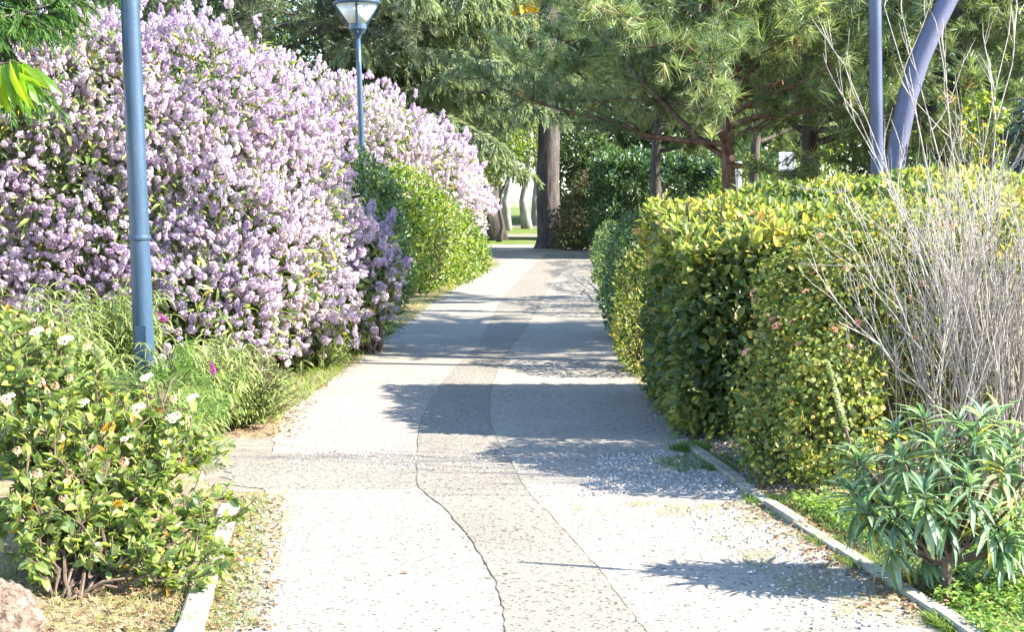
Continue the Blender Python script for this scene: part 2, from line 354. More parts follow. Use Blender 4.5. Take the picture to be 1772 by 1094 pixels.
def shrub_stems(lobes, base, n, rng, r0=.02, k=5):
    g = Geo(); L = np.array(lobes, float)
    for i in range(n):
        l = L[rng.integers(len(L))]; e = l[:3]+unit(rng, 1)[0]*l[3:]*rng.uniform(.5, .95); e[2] = max(e[2], .15)
        b = np.array(base)+np.array([rng.normal()*.08, rng.normal()*.08, 0]); b[2] = -.02
        t = np.linspace(0, 1, k)[:, None]
        p = b+(e-b)*t; p[:,2] += np.sin(t[:,0]*PI)*.1*(e[2]); p[1:-1] += rng.normal(size=(k-2, 3))*.04
        g.tube(p, r0*(1-.8*t[:,0])*rng.uniform(.6,1), 5)
    return g
def loc(root, lobes):
    o = np.array(root); return [tuple(np.array(l[:3])-o)+tuple(l[3:]) for l in lobes]
def leafy(g, T_, lobes, n, rng, size, inner=.7, up=.3, out=.6, rand=.8, bump=.1, zmin=.03, rlo=0, rhi=1, droop=0):
    p, nn = lobes_sample(lobes, n, rng, inner, zmin, bump)
    m = len(p)
    yd = nn*out+np.array([0,0,up-droop])+unit(rng, m)*rand
    zd = nn*.7+np.array([0,0,.6])+unit(rng, m)*.7
    g.put(T_, p, yd, zd, size*rng.uniform(.65, 1.2, m), rng.uniform(rlo, rhi, m))
    return p, nn

# ------------------------------------------------------------------ lilac flowering shrubs
def lilac(name, label, base, lobes, n_fl, n_lf, seed, fl=.115, lf=.1, rhi=1):
    rng = np.random.default_rng(seed); root = thing(name, label, 'shrub', base, 'lilac flowering shrubs beside the path')
    L = loc(base, lobes)
    PA = [panicle(rng) for _ in range(4)]
    g = Geo()
    p, nn = lobes_sample(L, n_fl, rng, .86, .12, .15, .10)
    m = len(p); yd = nn*.75+np.array([0,0,.5])+unit(rng, m)*.65
    fld = np.sin(p[:,0]*3.1+p[:,2]*2.2+seed)+np.sin(p[:,1]*3.7-p[:,2]*2.9)+np.sin(p[:,2]*4.3+p[:,0]*1.7)+.9*np.sin(p[:,0]*7.1-p[:,2]*6.3)
    keep = rng.random(m) < np.clip(.98-.26*np.maximum(fld-.7, 0), .3, 1)*np.clip(.45+p[:,2]*.75, .4, 1); p, nn, yd = p[keep], nn[keep], yd[keep]
    hi = np.where((nn[:,2] > .25) & (nn[:,1] < .5) & (p[:,2] > 1.0))[0]; st_ = []
    for q in hi[:max(10, n_fl//110)]:
        d = nrm(nn[q]*.6+np.array([0,0,.8])+rng.normal(size=3)*.3); e = p[q]+d*rng.uniform(.12, .38); st_.append((p[q]-d*.1, e))
        for w_ in range(3):
            p = np.concatenate([p, [e-d*.05*w_+rng.normal(size=3)*.025]]); nn = np.concatenate([nn, [d]]); yd = np.concatenate([yd, [nrm(d+rng.normal(size=3)*.35)]])
    m = len(p); big = rng.uniform(.5, 1.3, m)
    ang = np.sin(p[:,0]*2.3+p[:,2]*3.1)*.1+np.sin(p[:,1]*3.3-p[:,2]*1.7)*.08
    rr = np.clip(.52+ang+rng.normal(size=m)*.17, 0, min(rhi, .96)); rr[rng.random(m) < .012] = 1
    for i, t in enumerate(PA):
        s = np.arange(m) % 4 == i
        g.put(t, p[s], yd[s], unit(rng, s.sum()), fl*big[s], rr[s])
    g.build('blossoms', M['lilac'], root)
    g = Geo(); leafy(g, LANCE, L, n_lf, rng, lf, .7, .15, .6, .7, .1)
    leafy(g, LANCE, L, n_lf//3, rng, lf*1.2, .9, -.1, .8, .6, .1); leafy(g, LANCE, L, n_lf//2, rng, lf*1.3, .35, 0, .5, .8, .1)
    for a_, b_ in st_: g.tube([a_, (a_+b_)/2+rng.normal(size=3)*.012, b_], [.004,.003,.002], 4)
    g.build('foliage', M['lilacleaf'], root)
    g = shrub_stems(L, (0,0,0), 40, rng, .025)
    g.build('stem', M['stem'], root)
    return root
lilac('flowering_shrub', 'huge lilac flowering shrub behind the tall headless-looking blue lamp post', (-3.6, 13.2, 0),
      [(-3.9,13.2,1.35,2.0,1.7,1.45),(-2.75,12.7,1.0,1.15,1.15,1.15),(-3.0,13.2,2.0,1.1,1.2,1.05),(-2.25,12.5,.75,.6,.75,.8),(-5.2,12.6,1.5,1.6,1.5,1.4),(-2.3,13.4,1.4,.75,.9,.95),(-3.9,12.6,2.2,1.0,1.0,.85),(-2.55,11.8,.55,.6,.6,.6)],
      25000, 17000, 11, .068, .10)
lilac('flowering_shrub', 'distant pale lilac shrub behind the lamp with the lantern', (-2.0, 25.5, 0),
      [(-3.0,24.5,1.9,1.5,1.6,1.5),(-1.9,26,1.6,1.1,1.6,1.25),(-1.4,27.5,1.35,.85,1.4,1.1),(-4.4,24,2.0,1.5,1.5,1.6),(-1.2,28.5,1.0,.55,1.0,.85)],
      11500, 10000, 12, .10, .12)
lilac('flowering_shrub', 'low lilac shrub in shade at the path edge in front of the big one', (-1.45, 14.0, 0),
      [(-1.62,14.2,.55,.42,.5,.55),(-1.42,14.2,.82,.30,.4,.33),(-1.75,13.7,.4,.35,.4,.4),(-1.75,14.3,1.0,.4,.5,.4)], 900, 1800, 13, .10, .11, .5)  # last value caps florets to darker tones, painting in the shade on this shrub
# ------------------------------------------------------------------ plain green shrubs
def shrub(name, label, base, lobes, n, seed, mat, size=.06, Tm=None, flowers=None, cat='shrub', stems=18, group=None, **kw):
    rng = np.random.default_rng(seed); root = thing(name, label, cat, base, group); L = loc(base, lobes)
    g = Geo(); leafy(g, Tm or SMALL, L, n, rng, size, **kw); g.build('foliage', M[mat], root)
    shrub_stems(L, (0,0,0), stems, rng, .018).build('stem', M['stem'], root)
    if flowers:
        fm, fn, fs, flat = flowers; CL = [cluster(rng, 46, flat) for _ in range(3)]; g = Geo()
        p, nn = lobes_sample(L, fn, rng, .96, .2, .1, .08)
        s = p[:,2] > np.percentile(p[:,2], 35); p, nn = p[s], nn[s]; m = len(p)
        for i, t in enumerate(CL):
            q = np.arange(m) % 3 == i
            g.put(t, p[q], np.cross(nn[q], unit(rng, q.sum())), nn[q]+np.array([0,0,.7]), fs*rng.uniform(.7, 1.2, q.sum()), rng.uniform(.2, .9, q.sum()))
        g.build('blossoms', M[fm], root)
    return root
shrub('green_shrub', 'dark green shrub in shade around the foot of the far lamp', (-1.9,19.6,0),
      [(-1.95,19.6,.9,.5,.6,.95),(-1.75,19.4,.45,.42,.5,.5),(-2.2,20.1,1.4,.6,.6,.7)], 9000, 21, 'ivyleaf', .07, OVAL)
shrub('green_shrub', 'sunlit yellow green shrub under the distant lilac shrub', (-1.45,23,0),
      [(-1.7,21.6,.8,.5,.9,.95),(-1.3,23,.75,.5,1.1,.9),(-1.05,24.8,.6,.5,1.1,.75),(-.85,26.6,.4,.42,1.0,.5),(-1.75,22.5,1.4,.55,.8,.6)], 15000, 22, 'bushleaf', .075, SMALL)
shrub('loose_shrub', 'loose low green shrub at the left corner of the clipped hedge', (1.15,12.6,0),
      [(1.12,12.5,.35,.22,.5,.38),(1.2,12.9,.7,.25,.45,.35)], 3200, 23, 'lantana', .05, SMALL, group=None)
shrub('loose_shrub', 'small leafy shrub with a reddish tinge between the two hedges', (1.3,15.5,0),
      [(1.25,15.3,.4,.26,.7,.45),(1.4,16,.85,.32,.8,.5)], 4200, 24, 'ivyleaf', .055, SMALL)
shrub('loose_shrub', 'shrub trailing over the path edge below the dark far hedge', (1.5,19.5,0),
      [(1.45,18.7,.4,.33,1.0,.45),(1.6,20.3,.65,.36,1.1,.5),(1.75,23.5,.3,.36,2.0,.42),(1.98,27.5,.35,.4,2.2,.45),(2.2,31,.4,.4,1.6,.5)], 11000, 25, 'ivyleaf', .07, SMALL)
shrub('dry_bush', 'brownish half bare bush at the foot of the thick trunk', (1.75,38.4,0),
      [(1.75,38.2,.7,.55,.6,.8),(2.15,38.6,1.2,.6,.6,.9),(1.6,38.8,.3,.5,.5,.4)], 6500, 26, 'drybush', .09, SMALL)
shrub('pink_flower_shrub', 'tangled shrub with coral pink flower heads in front of the clipped hedge', (1.75,8.0,0),
      [(1.62,7.95,.45,.36,.4,.5),(1.85,8.05,.75,.42,.4,.45),(1.95,8.3,1.05,.36,.35,.3),(2.3,8.2,.75,.5,.4,.6),(2.9,8.4,.85,.6,.5,.65),(1.5,7.7,.25,.28,.3,.28),(1.68,7.42,.42,.28,.26,.42),(2.3,8.6,1.25,.5,.35,.28),(1.7,8.25,1.0,.3,.3,.28)],
      22000, 27, 'lantana', .038, OVAL_W, ('pinkflower', 150, .024, .7), inner=.6, rand=1.0)
# ------------------------------------------------------------------ clipped hedges
def hedge(name, label, x0, x1, y0, y1, ztop, n, seed, mat, size, skew=0, topbright=0, bumpy=.09):
    rng = np.random.default_rng(seed); base = ((x0+x1)/2, (y0+y1)/2, 0); root = thing(name, label, 'hedge', base)
    dx, dy = x1-x0, y1-y0; H = ztop(.5, .5)
    ar = np.array([dx*dy*1.5, dx*H, dx*H*.4, dy*H*1.3, dy*H*.5]); ar /= ar.sum()
    f = rng.choice(5, n, p=ar); a, b = rng.random(n), rng.random(n)
    dep = .38*rng.random(n)**1.5
    Z = np.array([0,0,1.])
    zt = lambda u, v: np.array([ztop(i, j) for i, j in zip(u, v)])
    u = np.where(f == 3, 0, np.where(f == 4, 1, a)); v = np.where(f == 1, 0, np.where(f == 2, 1, np.where(f == 0, b, a)))
    top = zt(u, v)
    w = np.where(f == 0, 1, b)
    p = np.stack([x0+u*dx+skew*v*dy, y0+v*dy, .02+w*top], 1)
    N = np.array([[0,0,1],[0,-1,0],[0,1,0],[-1,0,0],[1,0,0]], float)[f]
    # round the shoulders
    c = np.array([base[0]+skew*.5*dy, base[1], H*.5]); q = (p-c)/np.array([dx/2, dy/2, H/2])
    e = np.abs(q); sh = np.sort(e, 1)[:,1]; p -= N*0
    p = p-(q*np.array([1, 1, 1]))*(np.clip(sh-.72, 0, 1)[:, None]**2)*.9*np.array([.35,.35,.25])
    N = nrm(N+q*np.clip(sh-.6, 0, 1)[:, None])
    lump = np.sin(p[:,0]*5+p[:,2]*4+1)*np.sin(p[:,1]*4.3+p[:,2]*5.1)+.6*np.sin(p[:,0]*11+p[:,1]*9-p[:,2]*8)
    p = p+N*(lump*bumpy*.5-dep)[:, None]+rng.normal(size=(n,3))*.015
    p[:,2] = np.maximum(p[:,2], .05)
    yd = N*.6+Z*.35+unit(rng, n)*.75; zd = N*.6+Z*.7+unit(rng, n)*.6
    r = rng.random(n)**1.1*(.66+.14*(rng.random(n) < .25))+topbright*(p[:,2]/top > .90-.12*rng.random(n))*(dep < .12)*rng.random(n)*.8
    pat = np.sin(p[:,0]*2.7+p[:,2]*3.3)+np.sin(p[:,1]*2.3-p[:,2]*4.1)+np.sin(p[:,0]*6.1+p[:,2]*7.3)
    r = np.clip(r+.10*pat*.6+.22*(pat > 1.5)*rng.random(n), 0, 1)
    p -= np.array(base)
    g = Geo(); g.put(OVAL, p, yd, zd, size*rng.uniform(.5, 1.25, n), r); g.build('foliage', M[mat], root)
    g = Geo()
    for i in range(40):
        b0 = np.array([(rng.random()-.5)*dx*.9, (rng.random()-.5)*dy*.7, 0]); k = 5
        pts = b0+np.linspace(0, 1, k)[:, None]*np.array([rng.normal()*.15, rng.normal()*.15, H*.92]); pts[1:] += rng.normal(size=(k-1, 3))*.04
        g.tube(pts, .016*(1-.6*np.linspace(0,1,k)), 5)
    g.build('stem', M['stem'], root)
    return root
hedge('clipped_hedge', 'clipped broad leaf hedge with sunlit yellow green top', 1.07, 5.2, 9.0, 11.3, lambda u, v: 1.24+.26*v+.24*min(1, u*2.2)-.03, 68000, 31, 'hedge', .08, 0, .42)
hedge('clipped_hedge', 'taller dark green hedge farther along the right side of the path', 2.2, 5.4, 33.2, 38, lambda u, v: 2.3+.2*v-.1*u, 34000, 32, 'ivyleaf', .12, .0, 0, .35)

# ------------------------------------------------------------------ front left planting
def twig_leaf_shrub():
    rng = np.random.default_rng(41); base = np.array(gr(150, 1062)); base[0] -= .1; base[1] += .25; base[2] = 0
    root = thing('white_flower_shrub', 'glossy leaved shrub with white and peach flower heads in the lower left corner', 'shrub', tuple(base))
    gs, gl, gw, gp = Geo(), Geo(), Geo(), Geo()
    Z = np.array([0,0,1.])
    ends = []
    tg = [(20,580,6.6),(60,560,6.9),(110,600,6.7),(40,660,6.2),(100,690,6.3),(160,640,6.6),(230,690,6.6),(300,720,6.5),(330,760,6.5),(30,740,5.9),(90,770,6.0),(150,760,6.2),(210,790,6.3),(260,760,6.4),(50,830,5.8),
          (120,850,5.9),(180,850,6.0),(30,900,5.6),(90,930,5.7),(140,960,5.7),(220,870,6.1),(250,830,6.3),(350,790,6.4),(-30,700,6.2),(-40,850,5.9),(-30,600,6.6),(70,1000,5.5),(200,720,6.4),(10,545,7.0),(280,800,6.3),(160,900,5.8),(60,700,6.4),(130,720,6.5)]
    low = [(390,860,6.3),(395,905,6.0),(380,945,5.9),(372,985,5.75),(345,1050,5.5),(300,960,5.9),(340,895,6.1),(240,950,5.9),(290,1020,5.6)]
    for k, (px, py, Y) in enumerate(tg+tg+low):
        e = np.array(at(px, py, Y))-base
        if len(tg) <= k < 2*len(tg) and k % 3 == 0: continue
        if len(tg) <= k < 2*len(tg): e = e+rng.normal(size=3)*np.array([.09,.12,.08])
        if e[2] < .04: e[2] = .04
        n = 9; t = np.linspace(0, 1, n)[:, None]; b = np.array([rng.normal()*.05, rng.normal()*.05, 0])
        pts = b+(e-b)*t; pts[:,2] += np.sin(t[:,0]*PI)*.05; pts[1:-1] += rng.normal(size=(n-2,3))*.018
        gs.tube(pts, .007*(1-.75*t[:,0])+.0013, 5)
        lo = k >= 2*len(tg); L = np.linalg.norm(e-b)
        # side twigs with leaf pairs
        for q in range(int(8+L*13)):
            s = rng.uniform(.3 if not lo else .4, 1.); i = min(n-2, int(s*(n-1))); o = pts[i]+(pts[i+1]-pts[i])*(s*(n-1)-i)
            d = nrm(nrm(e-b)*.6+unit(rng, 1)[0]*.9+Z*.25); l = rng.uniform(.05, .15)
            m = 4; tt = np.linspace(0, 1, m)[:, None]; tw = o+d*l*tt+Z*.02*tt**2
            if tw[-1,2] < .03: continue
            gs.tube(tw, .003, 4)
            nl = rng.integers(5, 9); ss = rng.uniform(.2, 1.05, nl)[:, None]; lp = o+d*l*ss
            yd = d*.6+unit(rng, nl)*.9+Z*.1; zd = Z+unit(rng, nl)*.7
            gl.put(OVAL_W, lp, yd, zd, .052*rng.uniform(.6, 1.25, nl), np.where(rng.random(nl) < .012, 1, rng.random(nl)*.93))
        nl = 7; yd = nrm(e-b)*.7+unit(rng, nl)*.8; gl.put(OVAL_W, np.repeat((e-b+b)[None], nl, 0), yd, Z+unit(rng, nl)*.5, .058*rng.uniform(.7,1.2,nl), rng.random(nl)*.93)
        ends.append(e)
    CL = [cluster(rng, 70, .55) for _ in range(3)]
    for (px, py, Y, s) in [(110,590,6.55,.034),(297,725,6.35,.036),(235,708,6.4,.034),(318,728,6.45,.028),(165,812,6.0,.030),(302,945,5.85,.026),(305,915,5.9,.026),(10,690,6.0,.026),(330,690,6.7,.024),(60,575,6.6,.028),(250,655,6.6,.026),(140,700,6.2,.024),(45,745,5.9,.024),(215,760,6.2,.022),(20,620,6.5,.026)]:
        e = np.array(at(px, py, Y))-base; s *= .82; gw.put(CL[0], [e], [(1,0.2,0)], [(.25,-.55,.8)], s, .75); gw.put(CL[1], [e+np.array([.02,.01,.012])], [(1,0.2,0)], [(.2,-.5,.8)], s*.8, .8)
    for (px, py, Y, s) in [(70,662,6.2,.026),(95,668,6.25,.022),(120,655,6.3,.022),(105,758,5.9,.022),(12,695,5.9,.022),(215,800,6.1,.024),(110,862,5.7,.022),(135,895,5.7,.02),(350,1040,5.45,.026),(120,820,5.8,.02),(300,690,6.5,.02),(390,800,6.6,.018),(150,600,6.6,.022),(180,745,6.1,.022),(65,820,5.75,.024),(30,780,5.8,.02),(245,830,6.1,.022),(90,940,5.6,.02)]:
        e = np.array(at(px, py, Y))-base; gp.put(CL[2], [e], [(1,0.2,0)], [(.25,-.6,.75)], s, .5)
    gs.build('stem', M['stem'], root); gl.build('foliage', M['viburnum'], root)
    gw.build('white_flower_head', M['whiteflower'], root); gp.build('budding_flower_head', M['peachflower'], root)
twig_leaf_shrub()
def feather_plant():
    rng = np.random.default_rng(42); base = np.array(gr(262, 905)); base[1] += .25
    root = thing('feathery_sapling', 'small sapling with feathery fern-like leaves among the white flower heads', 'sapling', tuple(base)); g, gs = Geo(), Geo(); FR = frond()
    gs.tube([(0,0,0),(.02,.02,.25),(.0,.03,.5),(-.03,.02,.66)], [.014,.012,.009,.006], 6)
    for (px, py, Y, az, L) in [(150,655,7.0,-.9,.30),(180,660,7.1,.9,.28),(155,672,6.9,.4,.26),(185,640,7.2,-.4,.26),(250,670,7.0,.2,.30),(300,655,7.1,.8,.30),(335,680,7.0,1.2,.34),(200,700,6.6,-.7,.26),
                                (270,800,6.7,.3,.26),(300,790,6.7,.7,.26),(330,770,6.7,1.0,.28),(360,760,6.8,1.2,.26),(240,790,6.6,-.6,.22),(310,640,7.2,.1,.26),(215,655,7.0,.6,.28),(130,640,7.2,-1.2,.26),(360,700,7.0,1.3,.24),(345,800,6.7,.9,.24),(255,830,6.5,.1,.24)]:
        o = np.array(at(px, py, Y))-base; st = o-np.array([math.sin(az)*.10, -.05, .03])
        c = np.array([0,.02,max(.12, st[2]*.8)])
        gs.tube([c, (c+st)/2+np.array([0,0,.05]), st], [.006,.005,.003], 5)
        d = np.array([math.sin(az), -.35+rng.normal()*.15, .10+.25*math.cos(az)]); g.put(FR, [st], [d], [(.15,-.75,.65)], L*.72, rng.uniform(.25, .9))
    g.build('frond', M['feather'], root); gs.build('stem', M['stem'], root)
feather_plant()
def salvia(label, px, py_b, Y, h, n, seed, spikes=0):
    rng = np.random.default_rng(seed); base = np.array(at(px, 900, Y)); base[2] = 0
    root = thing('sage_plant', label, 'plant', tuple(base), 'grey green sage plants around the near lamp post'); g, gs, gf = Geo(), Geo(), Geo(); Z = np.array([0,0,1.])
    for i in range(n):
        az = rng.uniform(0, 2*PI); sp = rng.uniform(.05, .42); hh = h*rng.uniform(.55, 1.05)
        e = np.array([math.cos(az)*sp, math.sin(az)*sp, hh]); k = 7; t = np.linspace(0, 1, k)[:, None]
        pts = e*np.stack([t[:,0]**1.4]*2+[t[:,0]], 1)+rng.normal(size=(k,3))*.008; gs.tube(pts, .004*(1-.6*t[:,0]), 4)
        for s in np.arange(.2, 1.0, .055):
            o = np.array([np.interp(s, t[:,0], pts[:,j]) for j in range(3)]); a0 = rng.uniform(0, 6.28); m = rng.integers(3, 6)
            a = a0+np.arange(m)*2*PI/m; d = np.stack([np.cos(a), np.sin(a), np.full(m, rng.uniform(.05, .5))], 1)+rng.normal(size=(m,3))*.2
            g.put(STRAP, np.repeat(o[None], m, 0), d, Z+d*.1, np.stack([.7*np.ones(m), np.ones(m), np.ones(m)*1.7], 1)*(.15*rng.uniform(.6,1.15,m)*(1.1-.4*s))[:, None], rng.random(m))
        if i < spikes:
            d = nrm(np.array([.6*rng.normal(), .3*rng.normal(), .6])); gf = Geo(); gf.put(panicle(rng, 60), [pts[-1]], [d], [(0,1,0)], [(.042,.085,.042)], .5); gf.build('flower_spike', M['magenta'], root)
    g.build('foliage', M['salvia'], root); gs.build('stem', M['stem'], root)
salvia('tall sage plant at the left edge of the photo', 15, 0, 8.9, 1.0, 44, 51)
salvia('sage plant with narrow pale leaves between the left edge and the lamp post', 120, 0, 8.7, .95, 50, 52)
salvia('sage plant with magenta spikes touching the near lamp post', 212, 0, 9.65, .98, 50, 53, 2)
salvia('sage plant drooping in front of the near lamp post', 258, 0, 8.4, .42, 32, 54)
salvia('sage plant right of the near lamp post with one magenta spike low down', 345, 0, 9.2, .68, 40, 55, 1)
salvia('sage plant hidden half behind the white flower heads', 75, 0, 7.9, .80, 44, 56)
salvia('lowest sage plant near the small bushy subshrub', 300, 0, 8.2, .50, 34, 57)
salvia('sage plant between two others left of the lamp post foot', 165, 0, 8.0, .68, 40, 58)
def subshrub(label, base, r, h, n, seed):
    rng = np.random.default_rng(seed); root = thing('low_subshrub', label, 'shrub', base); g, gs = Geo(), Geo(); Z = np.array([0,0,1.])
    for i in range(n):
        d = unit(rng, 1)[0]; d[2] = abs(d[2])*.9+.2; d = nrm(d); e = d*np.array([r, r, h])*rng.uniform(.7, 1.08); k = 5; t = np.linspace(0, 1, k)[:, None]
        pts = e*t+rng.normal(size=(k,3))*.008; gs.tube(pts, .0025, 4)
        m = 16; s = rng.uniform(.35, 1.05, m)[:, None]; g.put(STRAP, e*s, nrm(e)+unit(rng, m)*.8, Z+unit(rng, m)*.5, np.stack([1.1*np.ones(m), np.ones(m), np.ones(m)], 1)*(.045*rng.uniform(.7,1.2,m))[:, None], rng.random(m))
    g.build('foliage', M['subshrub'], root); gs.build('stem', M['stem'], root)
b = gr(415, 745); subshrub('low bushy green subshrub at the path corner below the lilac shrub', (b[0]-.05, b[1]+.2, 0), .44, .56, 420, 61)
b = gr(355, 735); subshrub('rounded thin leaved subshrub just left of the path corner', (b[0], b[1]+.3, 0), .42, .56, 320, 62)
b = gr(560, 640); subshrub('pale green tuft of subshrub under the skirt of the big lilac shrub', (b[0]-.05, b[1]+.1, 0), .32, .5, 240, 63)
# rough brown mound, lower left corner
def mound():
    rng = np.random.default_rng(71); g = Geo(); n, m = 26, 56; c = np.array(gr(-20, 1120)); v = []
    for i in range(n+1):
        for j in range(m):
            th = i/n*PI*.5; a = 2*PI*j/m; q = np.array([math.cos(a)*math.cos(th), math.sin(a)*math.cos(th), math.sin(th)])
            d = 1+.10*math.sin(q[0]*7+q[2]*5)+.06*math.sin(q[1]*15+q[2]*11)+.05*math.sin(q[0]*31+q[1]*23)*math.sin(q[2]*27)+rng.normal()*.022
            v.append(q*d*np.array([.25,.25,.2]))
    f = [[i*m+j, i*m+(j+1)%m, (i+1)*m+(j+1)%m, (i+1)*m+j] for i in range(n) for j in range(m)]
    g.add(v, f, [4]*len(f), .5); o = g.build('rough_rock', M['rock'], None, True); o.location = (c[0]-.13, c[1]+.14, -.02)
    tag(o, 'rough reddish brown rock in the bottom left corner', 'rock')
mound()
# ------------------------------------------------------------------ right front: long leaved bush, bare twig shrub
def echium():
    rng = np.random.default_rng(81); base = np.array(gr(1635, 1035)); root = thing('long_leaf_bush', 'bush with long grey green leaves on a short dark trunk by the kerb', 'bush', tuple(base)); g, gs, gp = Geo(), Geo(), Geo(); Z = np.array([0,0,1.])
    fork = np.array([0,0,.15]); gs.tube([(0,0,-.03),(.005,0,.06),fork], [.027,.022,.022], 8)
    tips = [(1490,800,5.75),(1500,880,5.4),(1475,850,5.6),(1540,870,5.35),(1600,850,5.3),(1560,790,5.5),(1620,770,5.6),(1690,760,5.7),(1740,800,5.6),(1760,760,5.9),(1680,830,5.4),(1640,880,5.3),(1720,880,5.4),(1765,890,5.5),(1600,720,5.9),(1660,730,6.0),(1730,720,6.0),(1550,740,5.95),(1530,920,5.5),(1745,930,5.4),(1800,830,5.7),(1820,780,5.8),(1590,930,5.6),(1480,780,5.95),(1700,720,5.8),(1800,900,5.6),(1640,800,5.9)]
    for k, (px, py, Y) in enumerate(tips):
        e = np.array(at(px, py, 5.64+(Y-5.64)*.5))-base; d = nrm(e-fork); n = 6; t = np.linspace(0, 1, n)[:, None]
        pts = fork+(e-fork)*t; pts[:,2] -= np.sin(t[:,0]*PI)*.04; pts[1:-1] += rng.normal(size=(n-2,3))*.01; gs.tube(pts, .011*(1-.6*t[:,0]), 5)
        m = 42; s = rng.random(m); a = np.arange(m)*2.4; el = 1.15-2.1*(1-s)
        u = nrm(np.cross(d, [0.3,.2,1.])); w = np.cross(d, u); ax = nrm(d*.4+Z*.8)
        u = nrm(np.cross(ax, [1,.3,0])); w = np.cross(ax, u)
        yd = (np.cos(a)[:,None]*u+np.sin(a)[:,None]*w)*np.cos(el)[:,None]+ax*np.sin(el)[:,None]
        o = e-ax*((1-s)*.11)[:,None]
        g.put(leaf_strip(.072, .42, 5, .35), o, yd, ax+unit(rng, m)*.25, .15*rng.uniform(.65, 1.15, m)*(1-.45*np.clip(s-.7, 0, 1)), np.where(rng.random(m) < .03, 1, rng.random(m)*.9))
    # the tall spike at the left
    b0, b1, b2 = [np.array(at(*q))-base for q in ((1500,860,5.7),(1462,740,5.75),(1432,628,5.8))]
    pts = np.array([fork, (fork+b0)/2, b0, b1, b2]); gs.tube(pts, [.011,.009,.008,.007,.003], 5)
    for s in np.linspace(0, 1, 70):
        o = b1+(b2-b1)*s; m = 7; a = rng.uniform(0, 6.28, m); yd = np.stack([np.cos(a), np.sin(a), rng.uniform(.1,.6,m)], 1)
        gp.put(FLORET, o+yd*.011*(1.1-.6*s), yd, Z+yd, .011*rng.uniform(.7,1.2,m), rng.uniform(.0,.6,m)+(.4 if .2 < s < .6 else 0))
    for s in np.linspace(0, .75, 40):
        o = b0+(b1-b0)*s+(b2-b1)*(.0); m = 3; a = rng.uniform(0, 6.28, m); yd = np.stack([np.cos(a), np.sin(a), rng.uniform(.2,.8,m)], 1); g.put(LANCE, np.repeat(o[None], m, 0), yd, Z+yd*.2, np.stack([.5*np.ones(m), np.ones(m), np.ones(m)], 1)*(.085*(1.05-.6*s)), rng.random(m)*.9)
    g.build('foliage', M['echium'], root); gs.build('stem', M['stem'], root); gp.build('flower_spike', M['spike'], root)
echium()
def bare_shrub():
    rng = np.random.default_rng(91); base = np.array([2.62, 7.75, 0.]); root = thing('bare_twig_shrub', 'leafless shrub of pale upright twigs right of the pink flowers', 'shrub', tuple(base)); g = Geo(); gb = Geo()
    def grow(o, d, L, r, lev):
        n = 7; pts = [o]; dd = d
        for i in range(n-1):
            dd = nrm(dd+rng.normal(size=3)*.07+np.array([0,0,.06])); pts.append(pts[-1]+dd*L/(n-1))
        pts = np.array(pts); g.tube(pts, np.linspace(r, r*.45, n), 5 if lev < 2 else 4, cap=False)
        if lev < 3:
            for i in range(rng.integers(3, 6) if lev < 2 else rng.integers(1, 4)):
                s = rng.integers(2, n-1) ; sd = nrm(np.cross(dd, rng.normal(size=3)))
                grow(pts[s], nrm(dd*.95+sd*.42+np.array([0,0,.12])), L*rng.uniform(.38, .7), r*.58, lev+1)
    for i in range(74):
        tx = rng.uniform(-.48, 1.05); b = np.array([rng.normal()*.2+tx*.25, rng.normal()*.12, -.02])
        d = nrm(np.array([tx*.56, rng.normal()*.25, rng.uniform(.75, 1.1)])); grow(b, d, rng.uniform(.75, 1.35), rng.uniform(.0045, .008), 0 if rng.random() < .35 else 1)
    for (px, py, Y) in [(1460,110,7.9),(1470,330,7.6),(1485,200,7.8),(1520,500,7.4),(1560,20,8.0),(1620,40,7.9),(1530,10,8.1),(1745,60,7.9),(1760,10,8.1),(1480,560,7.3)]:
        e = np.array(at(px, py, Y))-base; b = np.array([rng.normal()*.12-.1, rng.normal()*.1, 0]); t = np.linspace(0,1,9)[:,None]; p = b+(e-b)*t; p[:,0] -= np.sin(t[:,0]*PI)*.08*np.sign(-e[0])*-1; p[1:-1] += rng.normal(size=(7,3))*.015; g.tube(p, .0085*(1-.75*t[:,0]), 5)
        for s in range(3, 9):
            grow(p[s], nrm(nrm(e)+rng.normal(size=3)*.35), rng.uniform(.25, .5), .0035, 2)
    g.build('twig', M['twig'], root, True)
bare_shrub()
